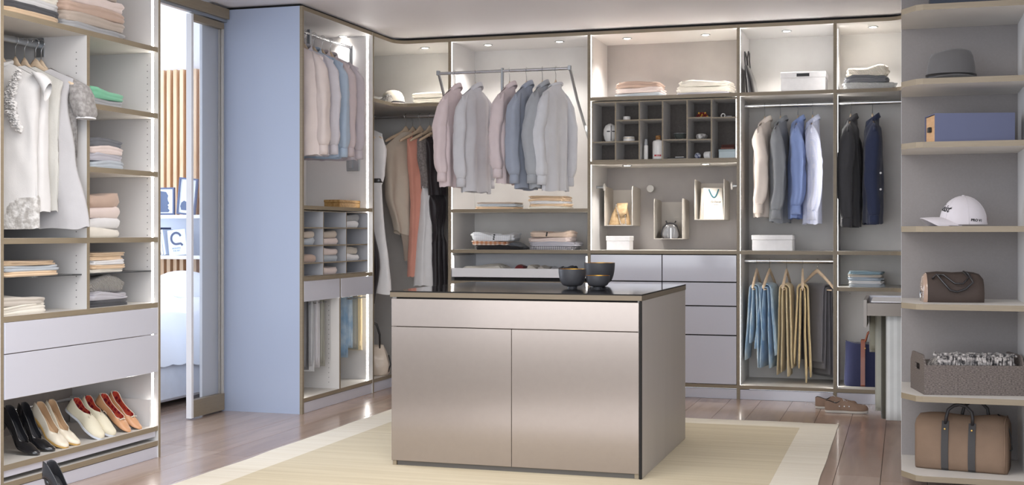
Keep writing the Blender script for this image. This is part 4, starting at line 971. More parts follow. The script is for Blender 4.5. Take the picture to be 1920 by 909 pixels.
put_text(text_mesh('SERENE', .0095, WHITE), 'label_lettering', l_, lambda x, y, z: Vector(((lr+.0004+z)*math.cos(math.radians(-82)+x/lr), (lr+.0004+z)*math.sin(math.radians(-82)+x/lr), .028+y)))
# glass block dish, flat case, coral ring, knot, pin cushion etc.
BG = mat('smoky_glass', (74,82,78), .05, alpha=.75, spec=.9, coat=1)
t = thing('glass_bowl', 'dark faceted glass bowl in the fourth column', 'bowl', (cx(3, .60), YG+.02, 1.8155))
MB().lathe([(.030, 0), (.050, .044), (.046, .044), (.026, .006)], 8, cap1=True).build('facets', BG, t, local=True); MB().lathe([(.050, .0442), (.050, .047), (.044, .047), (.044, .0442)], 8, cap0=False, cap1=False).build('rim', CHROME, t, local=True)
o = MB().box(cx(3, .1), cx(3, .95), YG-.03, YG+.09, zb_, zb_+.012, bev=.003).build('flat_case', BLACK); tag(o, 'flat black case at the bottom of the fourth column', 'case')
o = MB().box(cx(3, .42), cx(3, .80), YG-.01, YG+.05, zb_+.0125, zb_+.018, bev=.002).build('card_wallet', CERW); tag(o, 'small white card wallet lying on the flat black case', 'wallet')
def beads(name, label, cat, x, y, z, nx, ny, nz, r, mats):
    t = thing(name, label, cat, (x, y, z)); n = 0
    for k in range(nz):
        for i in range(nx-k):
            for j in range(ny):
                mb = MB(); rings = []
                prof = [(r*math.sin(PI*q/6), r-r*math.cos(PI*q/6)) for q in range(7)]; prof[0] = (.0003, 0); prof[-1] = (.0003, 2*r)
                mb.lathe(prof, 10); o = mb.build('bead', mats[n % len(mats)], t, smooth=True, local=True); n += 1
                o.location = ((i-(nx-k-1)/2)*2*r, (j-(ny-1)/2)*2*r, k*2*r*.86)
    return t
RB = mat('dark_red_bead', (120,32,30), .35); YB_ = mat('amber_bead', (216,164,70), .35)
beads('bead_bracelet', 'coiled bracelet of dark red and amber beads', 'bracelet', cx(4, .55), YG-.01, 1.9665, 6, 2, 3, .0075, [RB, YB_, RB])
t = thing('white_tie_roll', 'white ring-shaped roll in the top right pigeonhole', 'roll', (cx(5, .38), YG, 1.9625), rzd(-15))
MB().tube([(.014*math.cos(a), 0, .017+.0135*math.sin(a)) for a in [2*PI*k/20 for k in range(20)]], .0045, 8, closed=True).build('ring', CERW, t, smooth=True, local=True)
MB().tube([(.010, .03, .009), (.03, .028, .009), (.052, .026, .008)], .0085, 10).build('roll', c_lgrey, t, smooth=True, local=True)
t = thing('striped_bowl', 'white and grey marbled small bowl in the fifth column', 'bowl', (cx(4, .52), YG, 1.8125))
MB().lathe([(.022, 0), (.036, .010), (.041, .024), (.038, .036), (.026, .042), (.006, .044)], 20).build('bowl_body', mat('marbled', (236,234,230), .3, kind='melange', col2=(120,118,116), pscale=26), t, smooth=True, local=True)
BWB = mat('blue_white_pattern', (232,234,240), .3, kind='melange', col2=(60,72,120), pscale=70)
t = thing('patterned_ball', 'blue and white patterned ball in the lowest fifth column cell', 'ornament', (cx(4, .34), YG, zb_)); MB().lathe([(.022*math.sin(PI*q/10)+.0002, .022-.022*math.cos(PI*q/10)) for q in range(11)], 20).build('ball', BWB, t, smooth=True, local=True)
t = thing('ribbon_roll', 'white ribbon roll lying beside the patterned ball', 'roll', (cx(4, .80), YG, zb_)); mb = MB(); mb.lathe([(.010, -.024), (.024, -.024), (.026, -.02), (.026, .02), (.024, .024), (.010, .024)], 20); mb.xf(Matrix.Translation((0, 0, .0262)) @ Matrix.Rotation(PI/2, 4, 'Y') @ Matrix.Rotation(.4, 4, 'X')); mb.build('roll', CERW, t, smooth=40, local=True)
BROWN = mat('brown_wood', (112,64,50), .5)
o = MB().box(cx(5, .22), cx(5, .97), YG-.03, YG+.07, zb_, zb_+.062, bev=.002).build('box_body', mat('pale_blue_box', (196,210,214), .5)); o.name = 'small_box'; tag(o, 'pale blue-grey lidded box at the bottom right pigeonhole', 'box')
MB().box(cx(5, .21), cx(5, .975), YG-.0315, YG+.0715, zb_+.046, zb_+.063, bev=.002).build('lid', mat('pale_blue_lid', (176,192,196), .5), o)
t = thing('wooden_brush', 'brown wooden brush with bristles lying on the pale blue box', 'brush', (cx(5, .58), YG+.01, zb_+.0635))
MB().box(-.050, .046, -.022, .022, 0, .014, bev=.004).build('brush_back', BROWN, t, local=True)
mb = MB()
for i in range(15):
    for j in range(3): x = -.044+i*.006; mb.box(x, x+.003, -.014+j*.012, -.011+j*.012, .0142, .034)
o = mb.build('bristles', mat('bristle', (86,44,34), .7), t, local=True); o['kind'] = 'stuff'
# ---- felt trays, pegs, contents
FELT = F('felt_beige', (190,180,166), rough=.9); FELT2 = mat('felt_tray_grey', (204,197,188), .7, bump=.2, bscale=200)
def felt_tray(label, px0, px1, py0, py1, group='felt wall trays'):
    Yf = 9.06; a, b = onY(px0, Yf), onY(px1, Yf); z1_ = zat(py0, a, Yf); z0_ = zat(py1, a, Yf)
    t = thing('wall_tray', label, 'wall tray', ((a+b)/2, Yf+.14, z0_), 0, group); yk = YK-.0125; th = .0045
    sd = [(0, .02), (.02, .004), (.06, 0), (yk-Yf, 0)]
    def side(x0, x1, nm):
        poly = [(Yf, z0_), (Yf, z1_-.02), (Yf+.006, z1_-.004), (Yf+.02, z1_), (yk-.03, z1_-.01), (yk, z1_-.02), (yk, z0_)]
        vs = [(x0, y, z) for y, z in poly]+[(x1, y, z) for y, z in poly]; n = len(poly)
        MB().add(vs, [tuple(range(n)), tuple(range(n, 2*n))[::-1]]+[(i, (i+1) % n, n+(i+1) % n, n+i) for i in range(n)]).build(nm, FELT2, t)
    side(a, a+th, 'side'); side(b-th, b, 'side')
    B('bottom', FELT2, t, a+th, b-th, Yf, yk, z0_, z0_+th); B('back', FELT2, t, a+th, b-th, yk-th, yk, z0_+th, z1_-.02)
    return t, a+th, b-th, z0_+th, Yf
t1, fa1, fb1, fz1, fY = felt_tray('left felt tray holding a tan bag with chain', 1133, 1186, 349, 423)
t2, fa2, fb2, fz2, _ = felt_tray('middle felt tray, hung lowest, with dark handbag', 1226, 1280, 372, 448)
t3, fa3, fb3, fz3, _ = felt_tray('right felt tray, hung highest, with white paper bag', 1302, 1358, 336, 412)
def peg(label, base, d):
    t = thing('wall_peg', label, 'peg', base); R = {'-Y': Matrix.Rotation(PI/2, 4, 'X'), '+X': Matrix.Rotation(PI/2, 4, 'Y'), '-X': Matrix.Rotation(-PI/2, 4, 'Y')}[d]
    MB().lathe([(.013, 0), (.009, .004), (.009, .045), (.013, .052)], 20).xf(R).build('stem', METAL, t, smooth=40, local=True)
    MB().lathe([(.013, .0521), (.026, .054), (.028, .058), (.026, .063), (.006, .064)], 28).xf(R).build('knob', mat('peg_paint', (206,202,196), .45), t, smooth=40, local=True)
Y = 9.22; peg('wall peg on the left cabinet side', (aE, onX(1112, aE) if False else 9.0, zat(351, aE, 9.0)), '+X')
peg('round wall peg between the left and middle trays', (onY(1222, YK-.0125), YK-.0125, zat(354, onY(1222, YK), YK)), '-Y')
peg('wall peg on the right cabinet side', (bE, 9.0, zat(348, bE, 9.0)), '-X')
# tan bag with chain
TAN = mat('tan_suede', (188,162,126), .8, kind='melange', col2=(164,136,100), pscale=30, bump=.3)
t = thing('shoulder_bag', 'tan suede bag with flap and silver chain in the left tray', 'bag', ((fa1+fb1)/2-.01, fY+.10, fz1+.0005))
mb = MB(); rings = []
for z, hw, hd, dx in [(0, .078, .045, 0), (.012, .080, .047, 0), (.08, .062, .036, .004), (.14, .043, .022, .012), (.160, .038, .010, .015)]:
    rings.append([(dx+hw*sgnpow(math.cos(a), .6), hd*sgnpow(math.sin(a), .6), z) for a in [2*PI*k/24 for k in range(24)]])
mb.loft(rings).build('bag_body', TAN, t, smooth=True, local=True)
mb = MB(); mb.loft([[(x, -.012-.034*q-.004, .163-.075*q+(.028*(1-abs(x-.022)/.045) if q == 1 else 0)*-1) for x in (-.018, 0, .022, .045, .062)] for q in (0, .35, .7, 1)], closed=False); o = mb.build('flap', TAN, t, smooth=True, local=True); so = o.modifiers.new('s', 'SOLIDIFY'); so.thickness = .003
ch = [(-.022, -.035, .150), (-.014, -.045, .12), (0, -.052, .08), (.010, -.058, .04), (.02, -.062, .008), (.04, -.064, .004), (.06, -.062, .004), (.052, -.05, .03), (.050, -.045, .06), (.045, -.040, .09)]
def chain(t, pts, r=.0042, w=.0013, step=.0078, m=CHROME):
    P_ = [Vector(p) for p in pts]; seg = []; 
    for a, b in zip(P_, P_[1:]):
        n = max(1, int((b-a).length/step)); seg += [(a.lerp(b, i/n), (b-a).normalized()) for i in range(n)]
    mb = MB()
    for i, (c, d) in enumerate(seg):
        u = d.cross(Vector((0,1,0))).normalized(); v = d.cross(u).normalized(); n_ = u if i % 2 else v
        mb.tube([c+d*(math.cos(g)*r*1.35)+n_*(math.sin(g)*r*.8) for g in [2*PI*k/8 for k in range(8)]], w, 5, closed=True)
    o = mb.build('chain', m, t, smooth=True, local=True); return o
chain(t, ch)
# dark handbag in middle tray
GUN = mat('gunmetal_leather', (92,88,86), .28, coat=.6)
t = thing('handbag', 'dark glossy handbag with taupe end panel in the middle tray', 'bag', ((fa2+fb2)/2, fY+.11, fz2+.0005), rzd(10))
mb = MB(); rings = []
for y, sc in [(-.10, .86), (-.097, .94), (-.05, 1.0), (.05, 1.0), (.097, .94), (.10, .86)]:
    pr = [(-.060, 0), (-.074, .018), (-.074, .04), (-.06, .085), (-.036, .112), (-.008, .120), (.02, .117), (.046, .098), (.066, .05), (.072, .02), (.060, 0)]
    rings.append([(x*sc, y, .0001+z*sc if z else 0) for x, z in pr])
mb.loft(rings).build('bag_body', BLKL, t, smooth=40, local=True)
mb = MB(); mb.loft([[(x*s_*.86, y, z*s_*.86+.002) for x, z in pr] for y, s_ in ((-.1005, .98), (-.108, .90), (-.1085, .86))]); mb.build('end_panel', GUN, t, smooth=40, local=True)
for s in (-1, 1): MB().tube([(s*.020, -.1095, .005), (s*.026, -.110, .06), (s*.018, -.106, .098)], .0018, 6).build('seam', CHROME, t, smooth=True, local=True)
MB().box(-.004, .004, -.114, -.111, -.002, .075, bev=.001).build('zip_pull', CHROME, t, local=True)
for s in (-1, 1): MB().tube([(s*.03, -.05, .118), (s*.035, -.03, .122), (s*.034, .0, .127), (s*.035, .03, .122), (s*.03, .05, .118)], .0045, 8).build('handle', BLKL, t, smooth=True, local=True)
# paper bag
PAPER = mat('white_paper', (222,216,206), .6)
t = thing('paper_bag', 'white paper shopping bag with teal ribbon handle in the right tray', 'bag', ((fa3+fb3)/2+.004, fY+.08, fz3+.0005), rzd(28))
wb, db, hb = .150, .095, .225
mb = MB(); x0, x1 = -wb/2, wb/2
vs = [(x0,-db/2,0),(x1,-db/2,0),(x1,db/2,0),(x0,db/2,0),(x0+.006,-db*.22,hb),(x1-.004,-db*.22,hb),(x1-.004,db*.22,hb),(x0+.006,db*.22,hb),(x0,0,0),(x0+.02,0,hb)]
mb.add(vs, [(3,2,1,0),(0,1,5,4),(1,2,6,5),(2,3,7,6),(0,4,9,8),(8,9,7,3)])
o = mb.build('paper_body', PAPER, t, local=True)
TEAL = mat('teal_ribbon', (52,104,116), .6)
def rib(mb, pts, w=.014, th=.001):
    P_ = [Vector(p) for p in pts]; rings = []
    for p in P_: rings.append([(p.x, p.y-th/2, p.z-w/2), (p.x, p.y+th/2, p.z-w/2), (p.x, p.y+th/2, p.z+w/2), (p.x, p.y-th/2, p.z+w/2)])
    return mb.loft(rings)
rz_ = [(x*1.0, -db*.22-.006-.006*math.sin((x+.03)/.075*PI), hb-.008-.060*math.sin(max(0, (x+.03)/.075)*PI)) for x in [-.03+.075*i/14 for i in range(15)]]
MB().tube(rz_, .005, 6, flat=.25, up=(0,1,0)).build('ribbon_handle', TEAL, t, smooth=True, local=True)
GRY = mat('dark_grey_print', (70,68,68), .7)
def onface(x, y, z, zc=.125, xc=.018):
    zz_ = zc+y; f = zz_/hb; return Vector((xc+x, -db/2+(db/2-db*.22)*f-.0008-z, zz_))
me = text_mesh('Bellavie', .026, GRY, shear=.4); put_text(me, 'printed_name', o, onface)
me = text_mesh('BOUTIQUE', .007, GRY); put_text(me, 'printed_line', o, lambda x, y, z: onface(x, y, z, .105, .022))
# white lidded boxes
WBX = mat('white_board_box', (236,235,236), .6, var=.03, vscale=30)
def lidbox(label, px0, px1, Yf, d, z, hb_, hl, slot=False, rz=0):
    a, b = onY(px0, Yf), onY(px1, Yf); W = b-a; t = thing('lidded_box', label, 'box', ((a+b)/2, Yf+d/2, z), rz)
    MB().box(-W/2+.004, W/2-.004, -d/2+.004, d/2-.004, 0, hb_, bev=.002).build('box_body', WBX, t, local=True)
    MB().box(-W/2, W/2, -d/2, d/2, hb_-.001+.0015, hb_+hl, bev=.003).build('lid', WBX, t, local=True)
    if slot: MB().box(-.043, .043, -d/2-.0006, -d/2+.003, hb_+hl*.2, hb_+hl*.72).build('handle_slot', BLACK, t, local=True)
    return t
lidbox('small white cardboard box below the tan chain bag', 1136, 1181, 8.95, .14, ZM+.0005, .066, .034)
lidbox('large white box with black handle slot on top shelf', 1463, 1548.5, 8.90, .28, ZA+.0005, .098, .042, True)
lidbox('flat white lidded box beneath the four shirts', 1409, 1486, 8.88, .26, ZM+.0005, .075, .034)
# black tote leaning on the top shelf
t = thing('tote_bag', 'slim black leather tote leaning against the cabinet side', 'bag', (aF+.062, 9.02, ZA+.0005))
mb = MB(); rings = []
for z, x, hx in [(0, 0, .030), (.01, -.001, .034), (.10, -.012, .028), (.19, -.030, .014), (.20, -.032, .010)]:
    rings.append([(x+hx*sgnpow(math.cos(a), .6), .14*sgnpow(math.sin(a), .35), z) for a in [2*PI*k/28 for k in range(28)]])
mb.loft(rings).build('bag_body', BLKL, t, smooth=40, local=True)
for dx in (-.006, .012): MB().tube([(-.034+dx, -.07, .18), (-.040+dx, -.06, .25), (-.042+dx*1.4, -.03, .305), (-.042+dx*1.4, .03, .305), (-.040+dx, .06, .25), (-.034+dx, .07, .18)], .005, 8).build('handle', BLKL, t, smooth=True, local=True)
# right corner stacks
stackY(1578, 1680, ZA+.0005, 8.93, [(1,1,.058,c_kng,'pale grey thick folded throw',3,{'wav':.15,'soft':.5}), (.84,1,.046,c_dgrey,'dark grey striped folded sweater',3,{'wav':.4,'dx':-.02}), (.80,.98,.064,c_knc,'cream knit folded blanket',2,{'wav':.35,'soft':.8,'dx':-.01})], 'on the top shelf of the right corner', kind='folded_blanket', cat='blanket', d=.30)
stackY(1591, 1657, .7855, 8.90, [(1,1,.022,c_blueg,'pale blue folded shirt',2), (1,1,.022,c_white,'white folded shirt',2), (1,1,.022,c_bstr,'blue striped folded shirt',2), (.99,1,.022,c_stone,'stone folded shirt',2), (.97,1,.020,c_bstr2,'teal blue folded shirt',2)], 'on the small shelf right of the trousers', kind='folded_shirt', cat='shirt', d=.26)
# navy tote
a = onY(1579, 8.92); b = a+.33
CANV = F('navy_canvas', (44,48,78), bump=.5, bscale=180); CANV2 = F('indigo_end', (64,70,140), bump=.5, bscale=180); LEA = mat('cognac_leather', (136,72,46), .4, coat=.2)
t = thing('tote_bag', 'navy canvas tote with cognac leather straps in the right corner', 'bag', ((a+b)/2, 9.06, .0985))
mb = MB(); rings = []
for z, hw, hd in [(0, .150, .085), (.012, .160, .09), (.10, .158, .082), (.20, .152, .070), (.285, .148, .052), (.30, .146, .05)]:
    rings.append([(hw*sgnpow(math.cos(q), .32)+.004*NZ(q, z*9, 1), hd*sgnpow(math.sin(q), .4), z+.006*NZ(q*2, z, 2)*(z > .2)+.012*math.sin(q*2+1)*(z > .25)) for q in [2*PI*k/40 for k in range(40)]])
mb.loft(rings).build('bag_body', CANV, t, smooth=40, local=True)
for s in (-1, 1):
    for x in (-.03, .085):
        mb = MB(); rings = [[(x-.015+dx_, s*(hd+.001+o_), z) for dx_, o_ in ((0,0),(.03,0),(.03,.003),(0,.003))] for z, hd in [(.002, .086), (.012, .090), (.10, .083), (.20, .071), (.285, .053), (.315, .045)]]
        mb.loft(rings).build('leather_strap', LEA, t, local=True)
    MB().tube([(-.015-.0, s*.048, .305), (.0, s*.05, .36), (.035, s*.05, .39), (.075, s*.05, .395), (.11, s*.05, .37), (.10, s*.048, .305)], .007, 8).build('handle', LEA, t, smooth=True, local=True)
mb = MB().lathe([(.005, 0), (.005, .003), (.002, .004)], 10).xf(Matrix.Translation((-.015-.0, -.066, .262)) @ Matrix.Rotation(PI/2, 4, 'X')); mb.build('rivet', GOLD, t, local=True)
# beige handbag in the left corner
t = thing('handbag', 'cream leather handbag with long black handles in the left corner', 'bag', (-3.79, 8.62, .0985), rzd(20))
CLE = mat('cream_leather', (226,212,196), .35, coat=.3)
mb = MB(); rings = []
for z, hw, hd in [(0, .125, .060), (.015, .14, .07), (.08, .14, .068), (.15, .125, .050), (.21, .10, .028), (.225, .095, .018)]:
    rings.append([(hw*sgnpow(math.cos(q), .55)+.012*NZ(q*2, z*12, 3), hd*sgnpow(math.sin(q), .6)+.008*NZ(q*3, z*10, 7), z) for q in [2*PI*k/36 for k in range(36)]])
mb.loft(rings).build('bag_body', CLE, t, smooth=True, local=True)
for s in (-1, 1):
    MB().tube([(-.07, s*.022, .20), (-.068, s*.026, .30), (-.045, s*.026, .375), (0, s*.026, .405), (.045, s*.026, .375), (.068, s*.026, .30), (.07, s*.022, .20)], .0065, 8).build('handle', BLKL, t, smooth=True, local=True)
MB().tube([(.13, -.03, .02), (.150, -.02, .08), (.135, -.02, .15)], .010, 8, flat=.5).build('trim', BLKL, t, smooth=True, local=True)
# ================================================================ SHOES
def smooth(a, b, x): x = max(0, min(1, (x-a)/(b-a))); return x*x*(3-2*x)
PLD = mat('red_plaid_lining', (178,34,56), .7, kind='plaid', col2=(196,84,60), pscale=40)
def shoe(label, M, m, lining, sole_m, hh=.0, Ls=.25, w=.038, back=.055, vs=.60, vh=.038, toe=.30, heel='none', sole_t=.004, name='shoe', cat='shoe', group=None, bow=None, dip=.018, lace=None, side=1):
    """toe points +x, heel end at x = 0, ground at z = 0; M places it in the world"""
    t = thing(name, label, cat, (0,0,0), 0, group); t.matrix_world = M; t.location, q, _ = M.decompose(); t.rotation_mode = 'XYZ'; t.rotation_euler = q.to_euler()
    def zs(s): return sole_t+hh*(1-smooth(.12, .66, s)) + .004*smooth(.85, 1, s)
    def hw(s):
        b = .030+(w-.030)*smooth(.35, .68, s)-.004*math.exp(-((s-.42)/.14)**2)
        if s < .12: b *= math.sqrt(max(0.0, 1-((.12-s)/.125)**2))
        if s > 1-toe: b *= math.sqrt(max(0.0, 1-((s-(1-toe))/(toe*1.01))**2))
        return max(b, .001)
    def cyo(s): return side*.006*math.sin(s*PI)      # slight inward curve
    N = 34; rings = []; m_ = 9
    def sect(s, off=0, zo=0):
        W = hw(s)-off; base = zs(s)+zo; cl = smooth(vs-.10, vs+.015, s)
        h = (back*(1-smooth(.04, .30, s))+(back-dip)*smooth(.04, .30, s))*(.90+.10*smooth(0, .05, s))*(1-smooth(.25, vs, s))+vh*smooth(.25, vs, s)
        if s > vs: h = vh*(1-.45*smooth(vs, .95, s))*math.sqrt(max(.02, 1-max(0, (s-.9)/.105)**2))
        half = []
        for k in range(m_+1):
            b = k/m_; g = b*PI/2
            yo = W*(1.0-.16*b*b); zo_ = h*b
            yc = W*math.cos(g)**.85 if k < m_ else 0; zc = h*math.sin(g)
            half.append((yo*(1-cl)+yc*cl, zo_*(1-cl)+zc*cl))
        left = [(s*Ls, cyo(s)-y, base+z) for y, z in half[::-1]]; right = [(s*Ls, cyo(s)+y, base+z) for y, z in half]
        return left+right
    ss = [(.5-.5*math.cos(PI*i/N)) for i in range(N+1)]; ss[0] = .002; ss[-1] = .998
    secs = [sect(s) for s in ss]; e_ = secs[-1]; ce_ = (Ls*1.001, sum(p[1] for p in e_)/len(e_), sum(p[2] for p in e_)/len(e_)); secs.append([ce_]*len(e_))
    o = MB().loft(secs, closed=False).build('upper', [m, lining], t, smooth=True, local=True)
    md = o.modifiers.new('thick', 'SOLIDIFY'); md.thickness = .0022; md.offset = -1; md.use_rim = True; md.material_offset = 1; md.material_offset_rim = 0
    # footbed
    rows = []
    for s in ss:
        if s > vs+.08: break
        W = max(hw(s)-.0035, .0005); z = zs(s)+.0022
        rows.append([(s*Ls, cyo(s)-W, z+.003), (s*Ls, cyo(s)-W*.5, z), (s*Ls, cyo(s), z-.0005), (s*Ls, cyo(s)+W*.5, z), (s*Ls, cyo(s)+W, z+.003)])
    MB().loft(rows, closed=False).build('insole', lining, t, smooth=True, local=True)
    rings = []
    for s in ss:
        W = hw(s)+(.0022 if sole_t > .005 else .0006); z = zs(s)
        rings.append([(s*Ls, cyo(s)-W, z+.0006), (s*Ls, cyo(s)-W, z-sole_t+.0006), (s*Ls, cyo(s)+W, z-sole_t+.0006), (s*Ls, cyo(s)+W, z+.0006)])
    MB().loft(rings).build('sole', sole_m, t, smooth=35, local=True)
    if heel == 'stiletto':
        rr = []
        for f, a, b in [(0, .026, .024), (.25, .018, .016), (.6, .010, .009), (.93, .0065, .0065), (1, .0075, .0075)]:
            cx_ = .032-.012*smooth(0, .8, f); zz_ = (hh)*(1-f)
            rr.append([(cx_+a*math.cos(q)*(1 if math.cos(q) < 0 else .75), b*math.sin(q), zz_+(.0 if f > 0 else .003)) for q in [2*PI*k/14 for k in range(14)]])
        MB().loft(rr).build('heel', m, t, smooth=True, local=True)
    elif heel == 'block': MB().box(.006, .055, -.024, .024, 0, hh+.001, bev=.003).build('heel', sole_m, t, local=True)
    tp = []
    for sgn in (-1, 1):
        seq = [s for s in ss if s <= vs-.005]; 
        pts = [Vector(sect(s)[0 if sgn < 0 else -1]) for s in seq]; tp = (pts[::-1] if sgn < 0 else tp+pts)
    if bow is not None:
        MB().tube(tp, .0016, 6).build('topline_trim', bow, t, smooth=True, local=True)
        xb = vs*Ls-.004; zb2 = zs(vs)+vh+.003
        mb = MB()
        for s in (-1, 1): mb.tube([(xb, 0, zb2), (xb+.004, s*.010, zb2+.002), (xb+.002, s*.020, zb2-.001)], lambda u: .0018+.003*u, 6, flat=.5)
        mb.tube([(xb-.003, 0, zb2-.002), (xb+.001, 0, zb2+.003), (xb+.004, 0, zb2-.002)], .003, 6); mb.build('bow', bow, t, smooth=True, local=True)
    if lace is not None:
        mb = MB(); xb = (vs+.03)*Ls; zb2 = zs(vs+.03)+vh*.99
        for i in range(3):
            x = xb+i*.010; zz_ = zb2-.001-.0018*i; mb.tube([(x, -.014, zz_-.004), (x+.003, 0, zz_+.001), (x, .014, zz_-.004)], .0011, 5)
        for s in (-1, 1): mb.tube([(xb, 0, zb2+.001), (xb-.006, s*.010, zb2+.008), (xb+.006, s*.020, zb2+.002), (xb+.012, s*.016, zb2-.003)], .0010, 5)
        mb.build('laces', lace, t, smooth=True, local=True)
    return t
def tilt_place(y, xtoe, pitch, Ls, zsh, yaw=0):
    """toe on the tray, heel end raised"""
    M = Matrix.Translation((xtoe, y, zsh)) @ Matrix.Rotation(yaw, 4, 'Z') @ Matrix.Rotation(pitch, 4, 'Y') @ Matrix.Translation((-Ls*.93, 0, 0))
    return M
BP = mat('black_patent', (30,30,33), .18, coat=.8); BLIN = mat('dark_lining', (46,46,50), .5)
IV = mat('ivory_leather', (236,226,206), .35, coat=.2); NUDE = mat('nude_lining', (214,182,146), .6); WED = mat('gold_tan_sole', (206,166,96), .5)
CRV = mat('cream_canvas_shoe', (232,224,200), .7, bump=.2, bscale=200); WSO = mat('white_rubber', (226,230,240), .5); TNL = mat('tan_ballet_leather', (214,160,118), .4, coat=.15)
zt_ = .1635
def ysh(px, X): return onX(px, X)
for i, (pxt, m, lin_, so, kw, lab, grp, py) in enumerate([
    (68, BP, BLIN, BP, dict(hh=.085, heel='stiletto', toe=.34, back=.062, vs=.66, vh=.032), 'black patent high heel, leftmost on the shoe shelf', 'black heels on the shoe shelf', .30),
    (97, BP, BLIN, BP, dict(hh=.085, heel='stiletto', toe=.34, back=.062, vs=.66, vh=.032, side=-1), 'black patent high heel, second from the left on the shoe shelf', 'black heels on the shoe shelf', .30),
    (121, IV, NUDE, WED, dict(hh=.05, heel='block', toe=.30, back=.060, vs=.68, vh=.032, sole_t=.008), 'ivory leather pump beside the black heels', 'ivory pumps', .44),
    (143, IV, NUDE, WED, dict(hh=.05, heel='block', toe=.30, back=.060, vs=.68, vh=.032, sole_t=.008, side=-1), 'ivory leather pump beside the cream loafers', 'ivory pumps', .44),
    (187, CRV, PLD, WSO, dict(hh=.0, toe=.36, back=.062, vs=.50, vh=.05, sole_t=.010, w=.043, lace=IV), 'cream canvas loafer with red plaid lining, nearer of the pair', 'cream loafers', .60),
    (209, CRV, PLD, WSO, dict(hh=.0, toe=.36, back=.062, vs=.50, vh=.05, sole_t=.010, w=.043, lace=IV, side=-1), 'cream canvas loafer with red plaid lining, beside the tan flats', 'cream loafers', .60),
    (239, TNL, PLD, mat('dark_sole', (70,58,50), .6), dict(hh=.006, toe=.34, back=.052, vs=.72, vh=.028, bow=IV, w=.036), 'tan ballet flat with cream bow beside the loafers', 'tan ballet flats', .60),
    (260, TNL, PLD, mat('dark_sole', (70,58,50), .6), dict(hh=.006, toe=.34, back=.052, vs=.72, vh=.028, bow=IV, w=.036, side=-1), 'tan ballet flat with cream bow, rightmost shoe on the shelf', 'tan ballet flats', .60)]):
    X = -3.70; y = ysh(pxt, X); Ls = .255
    shoe(lab, tilt_place(y, X-.005, py, Ls, zt_+.002, rzd(-6)), m, lin_, so, Ls=Ls, group=grp, name=['high_heel_shoe','high_heel_shoe','pump_shoe','pump_shoe','loafer','loafer','ballet_flat','ballet_flat'][i], **kw)
# heel on the floor in the foreground
d_ = 5.35; r_x = (84-960)/CF; X = d_*(r_x*_c-_s); Y = d_*(r_x*_s+_c)
shoe('black patent high heel standing on the floor in the foreground', Matrix.Translation((X, Y, .0012)) @ Matrix.Rotation(rzd(-14), 4, 'Z'), BP, BLIN, BP, hh=.115, heel='stiletto', toe=.34, back=.070, vs=.66, vh=.032, Ls=.25, name='high_heel_shoe')
# boat shoes
BOAT = mat('taupe_nubuck', (150,124,106), .7, bump=.2, bscale=300)
for i, (px, py, rz, lab) in enumerate([(1528, 766, 8, 'taupe boat shoe standing behind its partner on the floor'), (1546, 773.5, 4, 'taupe boat shoe in front, toe pointing right')]):
    dd = CZ*CF/(py-CH); rr = (px-960)/CF; X = dd*(rr*_c-_s); Y = dd*(rr*_s+_c)
    t = shoe(lab, Matrix.Translation((X, Y+.03, .0012)) @ Matrix.Rotation(rzd(rz), 4, 'Z'), BOAT, BLIN, mat('pale_rubber', (206,200,192), .6), toe=.32, back=.062, vs=.40, vh=.066, sole_t=.014, w=.046, Ls=.27, name='boat_shoe', group='pair of boat shoes', lace=WHITE, side=1 if i else -1)
    mb = MB()
    for q in range(3):
        n0 = len(mb.v); mb.lathe([(.0045, 0), (.0045, .002), (.002, .003)], 8); mb.xf(Matrix.Translation((.09+.03*q, -.043, .045)) @ Matrix.Rotation(PI/2, 4, 'X'), n0)
    mb.build('eyelets', WHITE, t, local=True)
# ================================================================ BOWLS ON THE ISLAND
STONE = mat('slate_bowl', (66,66,70), .5, var=.05, vscale=30); BRASS = mat('brass_inside', (206,156,60), .3, metal=.9)
def bowl(label, px, py, D, Hh, r):
    dd = (CZ-iz)*CF/(py-CH); rr = (px-960)/CF; X = dd*(rr*_c-_s); Y = dd*(rr*_s+_c)
    t = thing('bowl', label, 'bowl', (X, Y, iz+.0004), 0, 'dark bowls on the island')
    f = .36*r; fh = .007
    out = [(f*.98, 0), (f, fh*.9), (f*.98, fh), (f*1.25, fh+.002)]
    n = 12
    for i in range(1, n+1): a = i/n; out.append((r*(.45+.55*math.sin(a*PI/2)**.75), fh+.003+(Hh-fh-.003)*(1-math.cos(a*PI/2))))
    MB().lathe(out, 48, cap1=False).build('outer_shell', STONE, t, smooth=50, local=True)
    inn = [(q-.003, z+.0) for q, z in out[4:]]; inn = [(.003, out[4][1]+.002)]+inn
    MB().lathe([(out[-1][0], Hh)]+[(out[-1][0]-.003, Hh)]+inn[::-1][1:], 48, cap0=False, cap1=True).build('inner_lining', BRASS, t, smooth=50, local=True)
    return t
bowl('largest dark bowl, at the back right of the three', 1124, 534, 0, .122, .085)
bowl('medium dark bowl at the left of the three', 1073, 539.5, 0, .098, .072)
bowl('smallest dark bowl at the front right of the three', 1121, 540.5, 0, .066, .063)
# ================================================================ RIGHT END UNIT CONTENTS
def pE(px, Y): return onY(px, Y)
Yo = 6.02
# fedora
FG = F('grey_felt', (104,102,102), bump=.3); 
zf = EZ[1]
prof = [(.086, .006), (.087, .03), (.085, .055), (.079, .085), (.070, .103), (.056, .112), (.036, .115), (.014, .114), (.002, .113)]
prof = [(q, z*1.30) for q, z in prof]
t = hat('fedora_hat', 'grey felt fedora with black band on the upper right shelf', (pE(1783, 5.99), 5.99, zf+.004), rzd(16), FG, (.008, .036, .0865, .0875), prof, (.034, .018), sx=1.22, pinch=.022, bm=BLACK)
